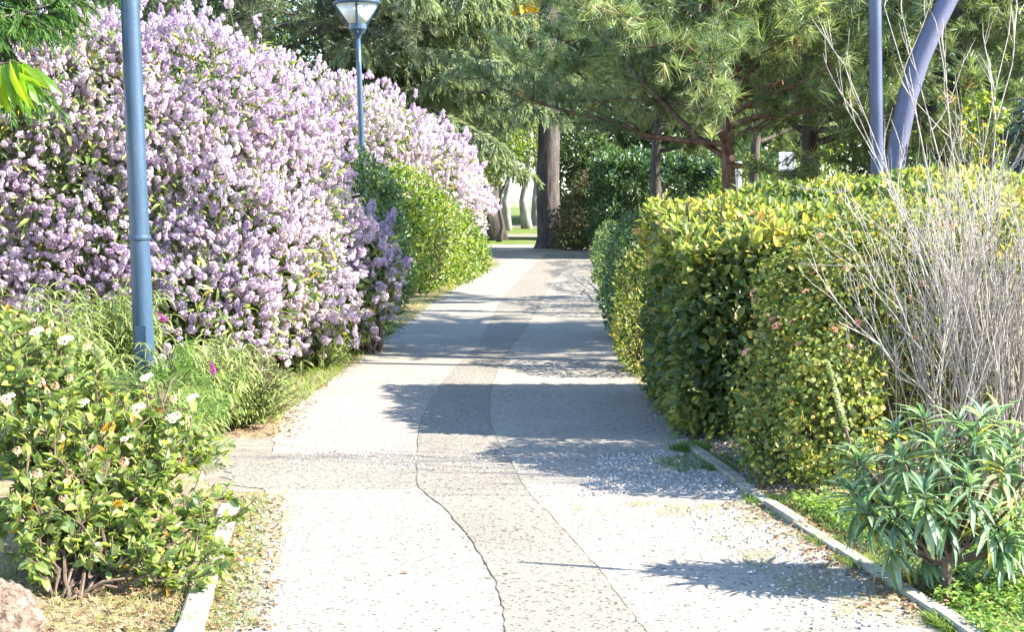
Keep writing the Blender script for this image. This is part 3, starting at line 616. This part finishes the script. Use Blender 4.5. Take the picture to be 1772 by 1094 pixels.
# ------------------------------------------------------------------ lamp posts and poles
def lamp(label, px, Y, lean, r0, r1, H, W, mat='bluepaint'):
    b = at(px, 700, Y); root = thing('lamp_post', label, 'lamp post', (b[0], Y, 0), 'blue lamp posts left of the path'); root.rotation_euler = (0, -lean, 0)
    g = Geo(); g.lathe([(r0*1.9,-.03),(r0*1.9,.02),(r0*1.15,.03),(r0*1.1,.05)], sides=24); g.build('base_plate', M[mat], root, False)
    g = Geo(); g.tube([(0,0,.0+H*i/8) for i in range(9)], np.linspace(r0, r1, 9), 28); g.build('pole', M[mat], root, True)
    g = Geo(); g.lathe([(r0*1.02,1.28),(r0*1.1,1.285),(r0*1.1,1.30),(r0*1.0,1.31)], sides=24); g.build('clamp_band', M[mat], root, False)
    g = Geo(); g.box((-.035,-r0*1.08,.45),(.035,-r0*.9,.72)); g.build('access_door', M[mat], root)
    g = Geo(); g.lathe([(r1*1.02,H-.02),(r1*1.5,H+.02),(W*.19,H+.12),(W*.19,H+.19),(W*.17,H+.20)], sides=24); g.build('collar', M[mat], root, False)
    g = Geo(); g.lathe([(W*.175,H+.19),(W*.45,H+.47)], sides=32); g.build('glass_shade', M['frost'], root, True)
    for k in range(4):
        a = k*PI/2-PI/2+.08; c, s = math.cos(a), math.sin(a); g = Geo()
        g.tube([(c*W*.12, s*W*.12, H+.06),(c*W*.185, s*W*.185, H+.18),(c*W*.47, s*W*.47, H+.485)], [.02,.02,.017], 6); g.build('rib', M[mat], root)
    g = Geo(); g.lathe([(W*.44,H+.47),(W*.505,H+.475),(W*.515,H+.495),(W*.50,H+.515),(W*.3,H+.56),(W*.08,H+.59),(.001,H+.60)], sides=36); g.build('cap', M[mat], root, False)
    return root
lamp('tall blue lamp post rising out of the top edge in front of the lilac shrub', 254, 9.3, R(1.0), .068, .055, 4.3, .7)
lamp('blue lamp post with a cone shaped lantern at its top', 637, 21, R(1.5), .056, .036, 3.83, .68)
b = at(1534, 330, 12.4)
g = Geo(); g.tube([np.array([at(1530-17*(i/8), 330-345*(i/8), 12.4)[0]-b[0], 0, i*.42]) if i > 3 else np.array([.02-.005*i, 0, i*.42-.02]) for i in range(10)], [.056]*10, 24)
o = g.build('lamp_pole', M['greypost'], None, True); o.location = (b[0], 12.4, 0); tag(o, 'upright dark blue pole behind the hedge beside the leaning pole', 'pole')
P = [np.array(at(*q)) for q in ((1540,330,12.9),(1548,290,12.9),(1556,240,12.9),(1571,165,12.9),(1592,100,12.9),(1618,42,12.9),(1645,-10,12.9),(1690,-90,12.9),(1740,-170,12.9))]
lo = np.array([P[0][0]-.05, 12.9, 0]); Q = [np.array([0,0,-.02]), np.array([.01,0,.8])]+[p-lo for p in P]
g = Geo(); g.tube(Q, [.10,.095,.09,.09,.088,.09,.09,.088,.085,.08,.075], 24); o = g.build('leaning_pole', M['greypaint'], None, True); o.location = tuple(lo); tag(o, 'leaning grey violet pole curving to the right behind the hedge', 'pole')
b = at(1277, 330, 19.5); g = Geo(); g.lathe([(.05,-.02),(.05,1.98),(.045,2.0)], sides=16); o = g.build('pale_post', M['whitepaint'], None); o.location = (b[0], 19.5, 0); tag(o, 'pale post beside the pine trunk with the sawn off stubs', 'post')
b = at(1362, 290, 24); root = thing('notice_board', 'small white and dark notice board glimpsed between pine trunks', 'sign', (b[0], 24, 0)); g = Geo(); g.lathe([(.035,-.02),(.035,1.5)], sides=10); g.build('post', M['whitepaint'], root); g = Geo(); g.box((-.14,-.03,1.5),(.14,.02,2.25)); g.build('panel', M['whitepaint'], root); g = Geo(); g.box((-.13,-.05,1.72),(.13,-.031,1.95)); g.build('dark_panel', M['darkpanel'], root)

# ------------------------------------------------------------------ trees
def curve(o, d, L, n, rng, wob=.08, grav=0.):
    pts = [np.array(o, float)]; d = nrm(d)
    for i in range(n-1):
        d = nrm(d+rng.normal(size=3)*wob+np.array([0,0,grav])); pts.append(pts[-1]+d*L/(n-1))
    return np.array(pts), d
TUFTS = []
def tuft(rng, n=30, fwd=.35):
    v, f, r = [], [], []
    for i in range(n):
        d = nrm(rng.normal(size=3)); d[1] = abs(d[1])*.8+fwd; d = nrm(d); s = nrm(np.cross(d, rng.normal(size=3)))*.026; b = len(v); L = rng.uniform(.75, 1.1)
        o = np.array([0, -rng.random()*.45, 0])
        v += [o-s, o+s, o+d*L+np.array([0,0,-.08])]; f.append((b, b+1, b+2)); r += [rng.uniform(-.15,.15)]*3
    return T(v, f, r)
def pine(label, base, H, z0, crown, nl, seed, mat='pine', ns=.17, tr=.09, lean=(0,0), bark='pinebark', up=.25, stubs=(), dens=1., name='pine_tree', group='pine trees behind the hedge', nn=30, flat=1., bias=None):
    rng = np.random.default_rng(seed); root = thing(name, label, 'tree', base, group); gw, gl = Geo(), Geo(); Z = np.array([0,0,1.])
    n = 9; t = np.linspace(0, 1, n); tp = np.stack([lean[0]*t**1.5*H+rng.normal(size=n)*.03*H/5, lean[1]*t**1.5*H+rng.normal(size=n)*.03*H/5, t*H-.03], 1); tp[0,:2] = 0
    gw.tube(tp, tr*(1-.78*t)*np.where(t < .02, 1.25, 1), 10)
    TF = [tuft(rng, nn) for _ in range(4)]; pos, dr = [], []
    for i in range(nl):
        s = z0/H+(1-z0/H)*((i+rng.random())/nl)**.9; s = min(s, .985); o = np.array([np.interp(s, t, tp[:,j]) for j in range(3)])
        q = (s-z0/H)/(1-z0/H); Lm = crown*(1.0-.72*q**1.6)*rng.uniform(.6, 1.1); a = i*2.39996+rng.normal()*.4
        if bias is not None: Lm *= 1+.5*math.cos(a-bias)
        d = np.array([math.cos(a), math.sin(a), up+.7*q+rng.normal()*.12]); d[2] *= flat; m = 8
        lp, ld = curve(o, d, Lm, m, rng, .13, .02); gw.tube(lp, np.linspace(tr*.30*(1-.5*q)+.006, .006, m), 5, cap=False)
        for k in range(int((8+Lm*8)*dens)):
            u = rng.uniform(.28, 1.0); jx = min(m-2, int(u*(m-1))); oo = lp[jx]+(lp[jx+1]-lp[jx])*(u*(m-1)-jx)
            dd = nrm(nrm(lp[jx+1]-lp[jx])*.7+unit(rng, 1)[0]*.8+Z*.15*flat); l2 = rng.uniform(.2, .5)*(1 if Lm > 1 else .7)*crown/2.0
            tw, td = curve(oo, dd, l2, 4, rng, .16, .06); gw.tube(tw, [.007,.006,.005,.003], 4, cap=False)
            for w in range(1, 4): pos.append(tw[w]); dr.append(nrm(tw[w]-tw[w-1]+unit(rng, 1)[0]*.5))
        pos.append(lp[-1]); dr.append(ld)
    pos, dr = np.array(pos), np.array(dr); m = len(pos)
    r0 = np.clip(.38+.25*rng.normal(size=m)*.6+.12*np.sin(pos[:,0]*3+pos[:,2]*4), 0, .93); r0[rng.random(m) < .015] = 1
    for i, q in enumerate(TF):
        s = np.arange(m) % 4 == i; gl.put(q, pos[s], dr[s], unit(rng, s.sum()), ns*rng.uniform(.5, 1.35, s.sum()), r0[s])
    gw.build('trunk', M[bark], root, True); gl.build('crown', M[mat], root)
    for (z, a, L, r) in stubs:
        o = np.array([np.interp(z/H, t, tp[:,j]) for j in range(3)]); d = np.array([math.cos(a), math.sin(a), .25]); g = Geo(); g.tube([o, o+d*L], [r*1.15, r], 12); sb = g.build('sawn_stub', M[bark], root, True)
        g = Geo(); g.tube([o+d*(L+.001), o+d*(L+.006)], [r*.92, r*.9], 12); g.build('cut_face', M['cutwood'], sb)
    return root
# near pines behind the hedge
pine('pine with sawn off branch stubs on its reddish trunk', (2.15,14.3,0), 4.35, 1.85, 2.35, 60, 101, tr=.10, stubs=[(1.92,-1.35,.13,.035),(2.35,-1.9,.10,.02),(2.33,-1.3,.10,.018),(2.55,-.5,.55,.028)], bias=PI*.95)
pine('pine with a thick grey trunk right of the sawn off one', (3.4,16.2,0), 5.4, 2.1, 2.2, 50, 102, tr=.14, bark='bark')
pine('pine whose crown fills the gap between the two poles', (4.55,14.5,0), 5.3, 1.2, 2.2, 58, 103, tr=.11, bark='bark')
pine('pine at the right edge behind the bare twigs', (6.1,15.2,0), 5.8, 1.0, 2.3, 58, 104, tr=.12, bark='bark')
pine('slender pine with a crooked dark trunk behind the others', (3.35,20.2,0), 5.0, 2.2, 1.7, 26, 105, tr=.10, lean=(.06,0), bark='bark')
pine('small pine leaning over the path left of the sawn off stubs', (1.85,18.4,0), 5.2, 2.1, 1.75, 44, 106, tr=.09, bark='bark', bias=PI)
pine('young pine half hidden at the far right', (7.3,14.4,0), 5.2, .8, 1.9, 34, 107, tr=.10, bark='bark')
# cedar
def cedar(label, base, H, z0, crown, tr, seed, nl=54, mat='cedar', nd=.06, bark='bark', dens=1., name='cedar_tree', droop=.12, hang=(.25,.7), group=None, tilt=None, azr=None, step=.3, leafT=None, per=34, rise=.28, extra=()):
    rng = np.random.default_rng(seed); root = thing(name, label, 'tree', base, group); gw, gl = Geo(), Geo(); Z = np.array([0,0,1.]); n = 10; t = np.linspace(0, 1, n)
    tp = np.stack([rng.normal(size=n)*.05, rng.normal(size=n)*.05, t*H-.05], 1); tp[0,:2] = 0
    fl = np.interp(t, [0,.03,.2,1], [1.3,1.0,.92,.1]); gw.tube(np.concatenate([[[0,0,-.05],[0,0,.12],[0,0,.35]], tp[1:]]), tr*np.concatenate([[1.45,1.15,1.0], fl[1:]]), 16)
    P, D, A = [], [], []
    for i in range(nl+len(extra)):
        s = z0/H+(1-z0/H)*(i+rng.random())/nl; s = min(s, .985)
        if i >= nl: s = extra[i-nl][0]/H
        o = np.array([np.interp(s, t, tp[:,j]) for j in range(3)]); q = (s-z0/H)/(1-z0/H)
        Lm = crown*(1-.85*q)*rng.uniform(.7, 1.1); a = i*2.39996+rng.normal()*.3 if azr is None else rng.uniform(*azr); m = 10
        ri = rise
        if i >= nl: _, a, Lm, ri = extra[i-nl]
        lp, ld = curve(o, np.array([math.cos(a), math.sin(a), ri]), Lm, m, rng, .07, -droop*.35); gw.tube(lp, np.linspace(tr*.22*(1-.6*q)+.01, .008, m), 5, cap=False)
        for k in range(int(Lm/step*4*dens)):
            u = rng.uniform(.18, 1.0); jx = min(m-2, int(u*(m-1))); oo = lp[jx]+(lp[jx+1]-lp[jx])*(u*(m-1)-jx); ax = nrm(lp[jx+1]-lp[jx]); sd = nrm(np.cross(ax, Z))*rng.choice([-1,1])
            l2 = rng.uniform(*hang)*(1.15-.5*u); tw, td = curve(oo, ax*.55+sd*rng.uniform(.3,1)+Z*.25, l2, 6, rng, .1, -.34*droop/.12); gw.tube(tw, np.linspace(.008,.003,6), 3, cap=False)
            for w in np.linspace(.1, 1, per):
                x = w*5; j = min(4, int(x)); P.append(tw[j]+(tw[j+1]-tw[j])*(x-j)); A.append(tw[j+1]-tw[j])
    P, A = np.array(P), nrm(np.array(A)); m = len(P); D = A*.9+unit(rng, m)*.5+np.array([0,0,-.12])
    rr = np.clip(.5+.2*rng.normal(size=m), 0, 1)
    gl.put(leafT or SMALL, P, D, Z+unit(rng, m)*.5, np.stack([.3*np.ones(m), np.ones(m), np.ones(m)], 1)*(nd*rng.uniform(.6,1.4,m))[:,None], rr)
    gw.build('trunk', M[bark], root, True); gl.build('crown', M[mat], root)
    return root
cedar('tall conifer with a thick straight trunk standing where the path ends', (1.03,39.6,0), 17, 8.5, 3.6, .33, 111, nl=40, nd=.13, step=.27, hang=(.5,1.2), per=22, extra=[(4.0,PI*1.05,2.6,-.25),(4.2,PI*.9,2.2,-.1),(4.1,PI*1.3,1.6,-.05),(4.6,-PI*.5,1.8,.1),(5.2,-PI*.62,2.2,.1),(5.6,-PI*.4,2.2,.15),(6.3,-PI*.55,2.4,.1),(6.8,-PI*.35,2.2,.1),(5.0,-PI*.25,1.8,.1),(6.0,PI*1.1,2.4,.1),(7.2,-PI*.5,2.4,.1)])
cedar('cedar with big drooping pale green boughs right of the lamp lantern', (-4.3,36.0,0), 11.5, 3.3, 6.4, .30, 112, nl=62, nd=.16, step=.2, hang=(.4,1.05), per=36, azr=(-1.35,.5), rise=.12, droop=.12)
pine('dark pine with long level branches above the lilac shrub', (-6.2,33,0), 10, 3.8, 4.8, 30, 113, 'darkpine', .26, .24, bark='bark', up=.02, name='dark_pine', group=None, dens=1.3, nn=26, flat=.5)
pine('dark pine at the top left behind the tall lamp post', (-9.6,31,0), 10, 3.0, 4.8, 30, 114, 'darkpine', .26, .24, bark='bark', up=.05, name='dark_pine', group=None, dens=1.3, nn=26, flat=.6)
# broadleaf trees (crown made of leaf clumps spread through its volume)
def broad(name, label, base, H, cr, seed, mat, leaf, n, tr, z0=.3, bark='bark', group=None, lob=9, cat='tree', lean=0., Tm=None):
    rng = np.random.default_rng(seed); root = thing(name, label, cat, base, group); gw, gl = Geo(), Geo(); n_ = 8; t = np.linspace(0, 1, n_)
    wb = .007 if bark == 'palebark' else .016; tp = np.stack([lean*t*H+rng.normal(size=n_)*wb*H, rng.normal(size=n_)*wb*H, t*H*.8-.04], 1); tp[0,:2] = 0; gw.tube(tp, tr*np.interp(t, [0,.08,1], [1.35,1,.25]), 12)
    L = []
    for i in range(lob):
        s = rng.uniform(z0, .95); a = i*2.4; k = math.sin(PI*min(1, .2+.75*(s-z0)/(1-z0))); c = np.array([math.cos(a)*cr*.62*k+lean*s*H, math.sin(a)*cr*.62*k, s*H]); r = cr*rng.uniform(.32, .55)
        L.append((*c, r, r, r*.8)); o = np.array([np.interp(min(s*.85, .95), t, tp[:,j]) for j in range(3)])
        lp, _ = curve(o, c-o, np.linalg.norm(c-o), 6, rng, .1); gw.tube(lp, np.linspace(tr*.35, .01, 6), 5, cap=False)
    leafy(gl, Tm or SMALL, L, n, rng, leaf, .35, 0, .5, 1.0, .16, .2)
    gw.build('trunk', M[bark], root, True); gl.build('crown', M[mat], root)
    return root
broad('big_tree', 'big dark trunk with flared roots left of the cedar trunk', (-.72,46.2,0), 12, 5, 121, 'fartree', .22, 9000, .45, .5)
for i, (px, Y, ln, lab) in enumerate([(912,60,.03,'pale barked tree nearest to the cedar trunk on the far lawn'),(927,66,-.02,'slim pale barked tree half hidden by the cedar trunk'),(878,57,.05,'leaning pale barked tree just right of the dark flared trunk')]):
    b = at(px, 390, Y); broad('pale_bark_tree', lab, (b[0], Y, 0), 11, 3.8, 125+i, 'farlight', .2, 5000, .19-.02*i, .45, 'palebark', 'pale barked trees on the lawn', lean=ln)
b = at(893, 400, 44.5); broad('small_tree', 'small leafy tree hanging over the gap between the two thick trunks', (b[0]-.55, 44.5, 0), 4.4, 1.7, 131, 'bushleaf', .12, 6000, .07, .52, lean=.06)
# palm
def palm():
    rng = np.random.default_rng(141); Y = 43.; b = at(862, 400, Y); root = thing('palm_tree', 'palm with yellowing fronds hanging into the top of the photo', 'palm', (b[0]+1.65, Y+3.5, 0)); H = 8.5; g, gw = Geo(), Geo()
    gw.tube([(0,0,-.05),(.02,-.6,3),(-.5,-2.0,6),(-1.6,-3.2,H)], [.26,.22,.2,.22], 12)
    c = np.array([-1.6,-3.2,H])
    for i in range(34):
        a = i*2.4; el = rng.uniform(-.5, 1.1); d = np.array([math.cos(a)*math.cos(el), math.sin(a)*math.cos(el), math.sin(el)]); pts, _ = curve(c, d, 2.9, 12, rng, .02, -.2); gw.tube(pts, np.linspace(.03,.008,12), 4, cap=False)
        s = np.linspace(.12, .99, 46); o = np.stack([np.interp(s, np.linspace(0,1,12), pts[:,j]) for j in range(3)], 1); ax = nrm(np.gradient(o, axis=0)); sd = nrm(np.cross(ax, [0,0,1.]))
        for sg in (-1, 1): g.put(LANCE, o, ax*.7+sd*sg*.8+np.array([0,0,-.25]), np.cross(ax, sd)+unit(rng, 46)*.1, np.stack([.5*np.ones(46), np.ones(46), np.ones(46)], 1)*(.5*np.sin(PI*(.15+.8*s)))[:,None], np.full(46, np.clip(rng.normal(.45,.25) if el > 0 else rng.uniform(.6,1), 0, 1)))
    g.build('frond', M['palmleaf'], root); gw.build('trunk', M['bark'], root)
palm()
# conifer and leafy branches reaching in at the upper left
cedar('soft green conifer reaching in at the top left corner', (-4.75,9.4,0), 5.0, 2.3, 2.1, .12, 151, nl=50, mat='fir', nd=.06, hang=(.25,.55), step=.14, name='soft_conifer', droop=.10, per=44, azr=(-.75,.55))
def leaf_tree():
    rng = np.random.default_rng(161); base = (-3.0,6.0,0); root = thing('long_leaf_tree', 'leafy branch of long drooping bright green leaves at the upper left edge', 'tree', base); g, gs = Geo(), Geo(); Z = np.array([0,0,1.]); bb = np.array(base)
    gs.tube([(0,0,-.03),(.02,0,.8),(.0,.02,1.6),(.05,0,2.3),(.0,0,3.0)], [.05,.045,.04,.03,.015], 8)
    ends = [np.array(at(*q))-bb for q in ((40,108,6.0),(5,112,5.9),(66,110,6.1),(25,104,5.8))]+[np.array([-.5,.3,2.4]), np.array([-.4,-.4,2.7]), np.array([.25,-.3,2.9]), np.array([.1,.5,2.9])]
    for e in ends:
        o = np.array([0,0,e[2]-.12]); lp, _ = curve(o, e-o, np.linalg.norm(e-o), 6, rng, .03); lp[-1] = e; gs.tube(lp, np.linspace(.012,.004,6), 5); m = 19
        s = rng.uniform(.55, 1.02, m); op = np.stack([np.interp(s, np.linspace(0,1,6), lp[:,j]) for j in range(3)], 1); yd = nrm(e-o)*.35+unit(rng, m)*.45+np.array([0,0,-.75])
        g.put(LANCE, op, yd, unit(rng, m)+np.array([.2,-.8,.4]), np.stack([.75*np.ones(m), np.ones(m), np.ones(m)*.6], 1)*(.2*rng.uniform(.8,1.2,m))[:,None], rng.random(m))
    g.build('foliage', M['peach'], root); gs.build('trunk', M['stem'], root)
leaf_tree()
b = at(1768, 320, 11.95); root = cedar('dark blue green conifer at the right edge behind the bare twigs', (b[0]+.05,11.95,0), 2.45, .2, .30, .04, 171, nl=60, mat='cypress', nd=.05, hang=(.12,.25), step=.06, name='small_conifer', per=14)
shrub('yellow_flower_shrub', 'shrub with yellow flower tufts at the right edge of the photo', (b[0]-.15,12.6,0), [(b[0]-.12,12.6,2.25,.16,.2,.22),(b[0]-.05,12.7,1.2,.2,.2,1.0)], 1500, 172, 'bushleaf', .06, SMALL, ('yellow', 40, .04, .8))
# background woodland closing the view
protos = [broad('far_tree', 'round dark broadleaf tree far behind the cedar', (6,73,0), 14, 5.6, 181, 'fartree', .3, 9000, .3, .18, lob=14),
          broad('far_tree', 'pale green broadleaf tree far behind the pines', (13,70,0), 13.5, 5.4, 182, 'farlight', .3, 9000, .28, .15, lob=14),
          broad('far_tree', 'dense dark tree far behind the lilac shrubs', (-7,56,0), 14, 5.4, 183, 'fartree', .3, 10000, .32, .15, lob=15)]
rng = np.random.default_rng(7)
FT = [(-14,50,2),(-20,56,0),(-12,64,1),(-3.6,76,2),(-5,62,0),(2.2,84,2),(9.5,80,2),(18,72,0),(22,70,2),(26,75,1),(30,72,2),(24,82,0),(-27,62,2),(35,77,0),(-1,92,0),(9.5,68,0),(-18,70,2),(15,86,0),(30,86,1),(16.5,79,0)]
FL = ['dense dark tree behind the dark pines at the upper left','round tree at the far left behind the conifer','pale tree between the far dark trees on the left','dark tree closing the view above the lawn','round dark tree left of the pale barked trees','farthest tree behind the cedar trunk','dark tree behind the cedar boughs on the right','round tree behind the sawn off pine','dark tree above the far hedge','pale tree behind the grey trunked pine','dark tree behind the upright pole','round tree glimpsed behind the leaning pole','outermost dark tree at far left','outermost round tree at far right','farthest tree seen through the trunks','round tree just behind the far hedge','dark tree behind the tall lamp post','round tree behind the notice board','pale tree behind the right edge pine','round tree behind the crooked pine']
for (x, y, k), lab in zip(FT, FL):
    s = rng.uniform(.95, 1.25); copy_thing(protos[k], (x, y, 0), rng.uniform(0, 6.28), (s, s, s*rng.uniform(.9, 1.15)), lab, 'woodland trees in the distance')
for o in protos: o['group'] = 'woodland trees in the distance'
shrub('far_bush', 'green bush seen through the pines above the hedge', (5.6,30,0), [(5.0,30,1.1,1.0,1,1.1),(6.5,31,1.2,1.2,1,1.2)], 6000, 191, 'bushleaf', .13, SMALL)
shrub('far_bush', 'dark bush behind the pines at the right side', (10,32,0), [(9,31,1.2,1.5,1,1.3),(11.5,33,1.3,1.6,1,1.4)], 7000, 192, 'fartree', .15, SMALL)
shrub('far_bush', 'dark bush behind the distant lilac shrub', (-3.4,34,0), [(-3,34,1.3,1.5,1,1.4),(-5.2,34,1.4,1.5,1,1.5),(-1.9,36,1.0,.8,.8,1.1)], 7000, 193, 'fartree', .15, SMALL)
shrub('far_bush', 'low dark undergrowth right of the thick straight trunk', (3.6,47,0), [(2.4,46.5,.8,.8,.8,.9),(3.6,47,1.1,1.2,.9,1.2),(5.6,48,1.4,1.5,1,1.5),(8,49,1.5,1.8,1,1.6),(3.0,48,2.2,1.0,.9,.9),(1.95,47.5,2.0,.75,.8,1.2),(2.2,47,3.2,.9,.8,1.0)], 20000, 195, 'fartree', .17, SMALL)
shrub('far_bush', 'bush on the lawn to the left of the dark flared trunk', (-3.2,48,0), [(-3.3,48,1.2,1.5,1,1.3),(-5.2,48,1.4,1.6,1,1.5)], 5000, 194, 'farlight', .18, SMALL)

# ------------------------------------------------------------------ stuff: grass, weeds, gravel, litter
rng = np.random.default_rng(201); Z = np.array([0,0,1.])
def band(n, pl, wl, wr):                        # random ground points along a pixel polyline, offset left/right in metres
    P = np.array([gr(*q) for q in pl]); d = np.concatenate([[0], np.cumsum(np.linalg.norm(np.diff(P, axis=0), axis=1))]); s = rng.uniform(0, d[-1], n)
    p = np.stack([np.interp(s, d, P[:,j]) for j in range(3)], 1); t = nrm(P[-1]-P[0]); nx = np.array([t[1], -t[0], 0]); return p+nx*rng.uniform(-wl, wr, n)[:,None]
def blades(g, p, L, r0=0, r1=1, T_=BLADE, lie=.5):
    n = len(p); a = unit(rng, n); a[:,2] = 0; g.put(T_, p, Z+nrm(a)*lie*rng.uniform(.3,1.6,n)[:,None], nrm(a)*-1+Z*.3, L*rng.uniform(.5,1.3,n), rng.uniform(r0, r1, n))
LEFT = [(420,1094),(430,1000),(448,900),(455,860)]; LEFT2 = [(478,735),(520,690),(600,640),(650,600),(700,560),(750,522),(800,490),(840,470),(868,456)]
RIGHT = [(1660,1085),(1530,985),(1430,925),(1340,870)]; RIGHT2 = [(1190,760),(1125,692),(1090,640),(1072,600),(1058,550),(1050,510)]
g = Geo(); blades(g, band(2600, LEFT, .16, .05), .035, .1, 1); blades(g, band(3800, LEFT2, .3, .06), .07); blades(g, band(2500, [(480,735),(700,560)], .4, .0), .09); blades(g, band(1600, RIGHT2, .05, .3), .09)
blades(g, band(1100, [(1150,810),(1230,800),(1300,800)], .22, .22), .05, 0, .6); blades(g, band(700, [(1180,785),(1215,775)], .1, .1), .07, 0, .5)
KR = [(1690,1110),(1640,1075),(1500,985),(1330,878),(1235,806)]; KL = [(330,1094),(352,1020),(375,950),(398,880)]
for kk, nn_ in ((KR, 5200), (KL, 1500)):
    q = np.concatenate([band(nn_, kk[i_:i_+2], .075, .085) for i_ in range(len(kk)-1)]); q = q[np.sin(q[:,1]*6.5+q[:,0]*4)+np.sin(q[:,1]*15)+rng.normal(size=len(q))*.5 > .75]; blades(g, q, .05, 0, 1, BLADE, .9)
tag(g.build('grass', M['grass']), 'short green grass along both edges of the path', 'grass', kind='stuff')
g = Geo(); p = band(15000, [(1720,1140),(1535,985),(1425,915),(1338,865)], .0, .75); p = p[np.sin(p[:,0]*8+p[:,1]*3)+np.sin(p[:,1]*7-p[:,0]*5)+rng.normal(size=len(p))*.6 > -.5]; blades(g, p, .05)
p = band(13000, [(1720,1140),(1535,985),(1425,915),(1338,865)], -.03, .9); p = p[np.sin(p[:,0]*6-p[:,1]*4)+np.sin(p[:,1]*9+p[:,0]*5)+rng.normal(size=len(p))*.6 > -.3]; n = len(p); p[:,2] += rng.uniform(.01,.07,n); a = unit(rng, n); g.put(OVAL_W, p, a*np.array([1,1,.4]), Z+a*.3, .028*rng.uniform(.5,1.4,n), rng.random(n))
tag(g.build('weeds', M['weed']), 'green weeds covering the verge under the long leaved bush', 'weeds', kind='stuff')
g = Geo(); q = band(16000, RIGHT, .55, .05); q = q[np.sin(q[:,0]*9+q[:,1]*5)+np.sin(q[:,0]*17-q[:,1]*11)+rng.normal(size=len(q))*.5 > .3]; blades(g, q, .03, .1, .9, BLADE, 1.2); q = band(5000, [(990,886),(1200,888),(1330,882)], .22, .12); q = q[np.sin(q[:,0]*11+q[:,1]*7)+np.sin(q[:,0]*23-q[:,1]*15)+rng.normal(size=len(q))*.5 > .7]; blades(g, q, .03, .1, .9, BLADE, 1.2); blades(g, band(2200, [(470,850),(430,960),(400,1090)], .15, .1), .03); p = band(5000, [(330,1094),(380,900)], .9, .0); blades(g, p, .045)
for Sx in ([(876,1094),(868,1040),(855,1000),(832,960),(805,920)], [(1050,1000),(1015,960),(980,920)]): q = band(90, Sx, .005, .005); q = q[np.sin(q[:,1]*5.3+q[:,0]*9) > -.2]; blades(g, q, .010, .2, 1)
tag(g.build('dry_grass', M['drygrass']), 'yellowish moss and thin dry grass on the path margins', 'dry grass', kind='stuff')
g = Geo(); ROCK = T([(-.5,-.5,0),(.5,-.4,0),(.45,.5,0),(-.4,.45,0),(-.25,-.2,.45),(.2,-.25,.5),(.25,.2,.4),(-.2,.25,.5)], [(4,5,6,7),(0,1,5,4),(1,2,6,5),(2,3,7,6),(3,0,4,7)])
p = np.concatenate([band(2600, [(1010,840),(1150,830),(1310,850)], .9, .35), band(1800, [(1230,720),(1330,850)], .35, .15), band(500, [(500,800),(1000,800)], .3, .3), band(500, LEFT, .1, .15), band(900, RIGHT, .6, .0), band(1600, [(1130,700),(1250,800)], .5, .1)]); n = len(p); p[:,2] += .004
a = unit(rng, n); a[:,2] *= .2; g.put(ROCK, p, a, Z+unit(rng, n)*.25, 0.013*rng.uniform(.4,1.3,n)**1.5, rng.random(n)); tag(g.build('gravel', M['gravel']), 'loose grey gravel spread over the shaded right side of the path', 'gravel', kind='stuff')
g = Geo(); p = np.concatenate([band(1500, LEFT, .5, .12), band(1300, LEFT2, .3, .12), band(1600, [(330,1094),(385,880)], .8, .1), band(500, RIGHT, .3, .1), band(40, [(700,1050),(700,800)], 1.0, 1.4), band(500, [(470,760),(520,690)], .4, .15), band(500, [(820,440),(1000,432)], .3, .3), band(500, [(1200,740),(1330,860)], .2, .1), band(700, [(1640,1075),(1500,985)], .12, .5), band(700, [(1500,985),(1330,878)], .12, .5)]); n = len(p); p[:,2] += .012
a = unit(rng, n); a[:,2] *= .25; g.put(OVAL_W, p, a, Z+unit(rng, n)*.5, .028*rng.uniform(.4,1.2,n), rng.random(n)); tag(g.build('leaf_litter', M['litter']), 'dry brown leaves scattered along the path edges', 'leaf litter', kind='stuff')

# ------------------------------------------------------------------ camera, sun, sky
cam = bpy.data.cameras.new('camera'); co = bpy.data.objects.new('camera', cam); COL.objects.link(co); S.camera = co
co.location = (0, 0, CH); co.rotation_euler = (PI/2-PITCH, 0, 0); cam.sensor_width = 36; cam.lens = 36*F/1772; cam.clip_end = 1000; cam.clip_start = .05
EL, AZ = 35., -9.                             # sun from the right, a touch behind the camera
sd = Vector((math.cos(R(EL))*math.cos(R(AZ)), math.cos(R(EL))*math.sin(R(AZ)), math.sin(R(EL))))
su = bpy.data.lights.new('sun', 'SUN'); su.energy = 5.0; su.angle = R(.5); su.color = (1, .95, .87)
so = bpy.data.objects.new('sun', su); COL.objects.link(so); so.rotation_euler = sd.to_track_quat('Z', 'Y').to_euler(); so.location = (10, 5, 20)
w = bpy.data.worlds.new('World'); S.world = w; w.use_nodes = True; nt = w.node_tree
bg = nt.nodes['Background']; sk = nt.nodes.new('ShaderNodeTexSky'); sk.sky_type = 'NISHITA'; sk.sun_disc = False; sk.sun_elevation = R(EL); sk.sun_rotation = R(90-AZ); sk.ozone_density = 4; sk.dust_density = .3
nt.links.new(sk.outputs[0], bg.inputs[0]); bg.inputs[1].default_value = .145
S.view_settings.view_transform = 'Standard'; S.view_settings.look = 'None'; S.view_settings.exposure = 2.35; S.view_settings.gamma = 1
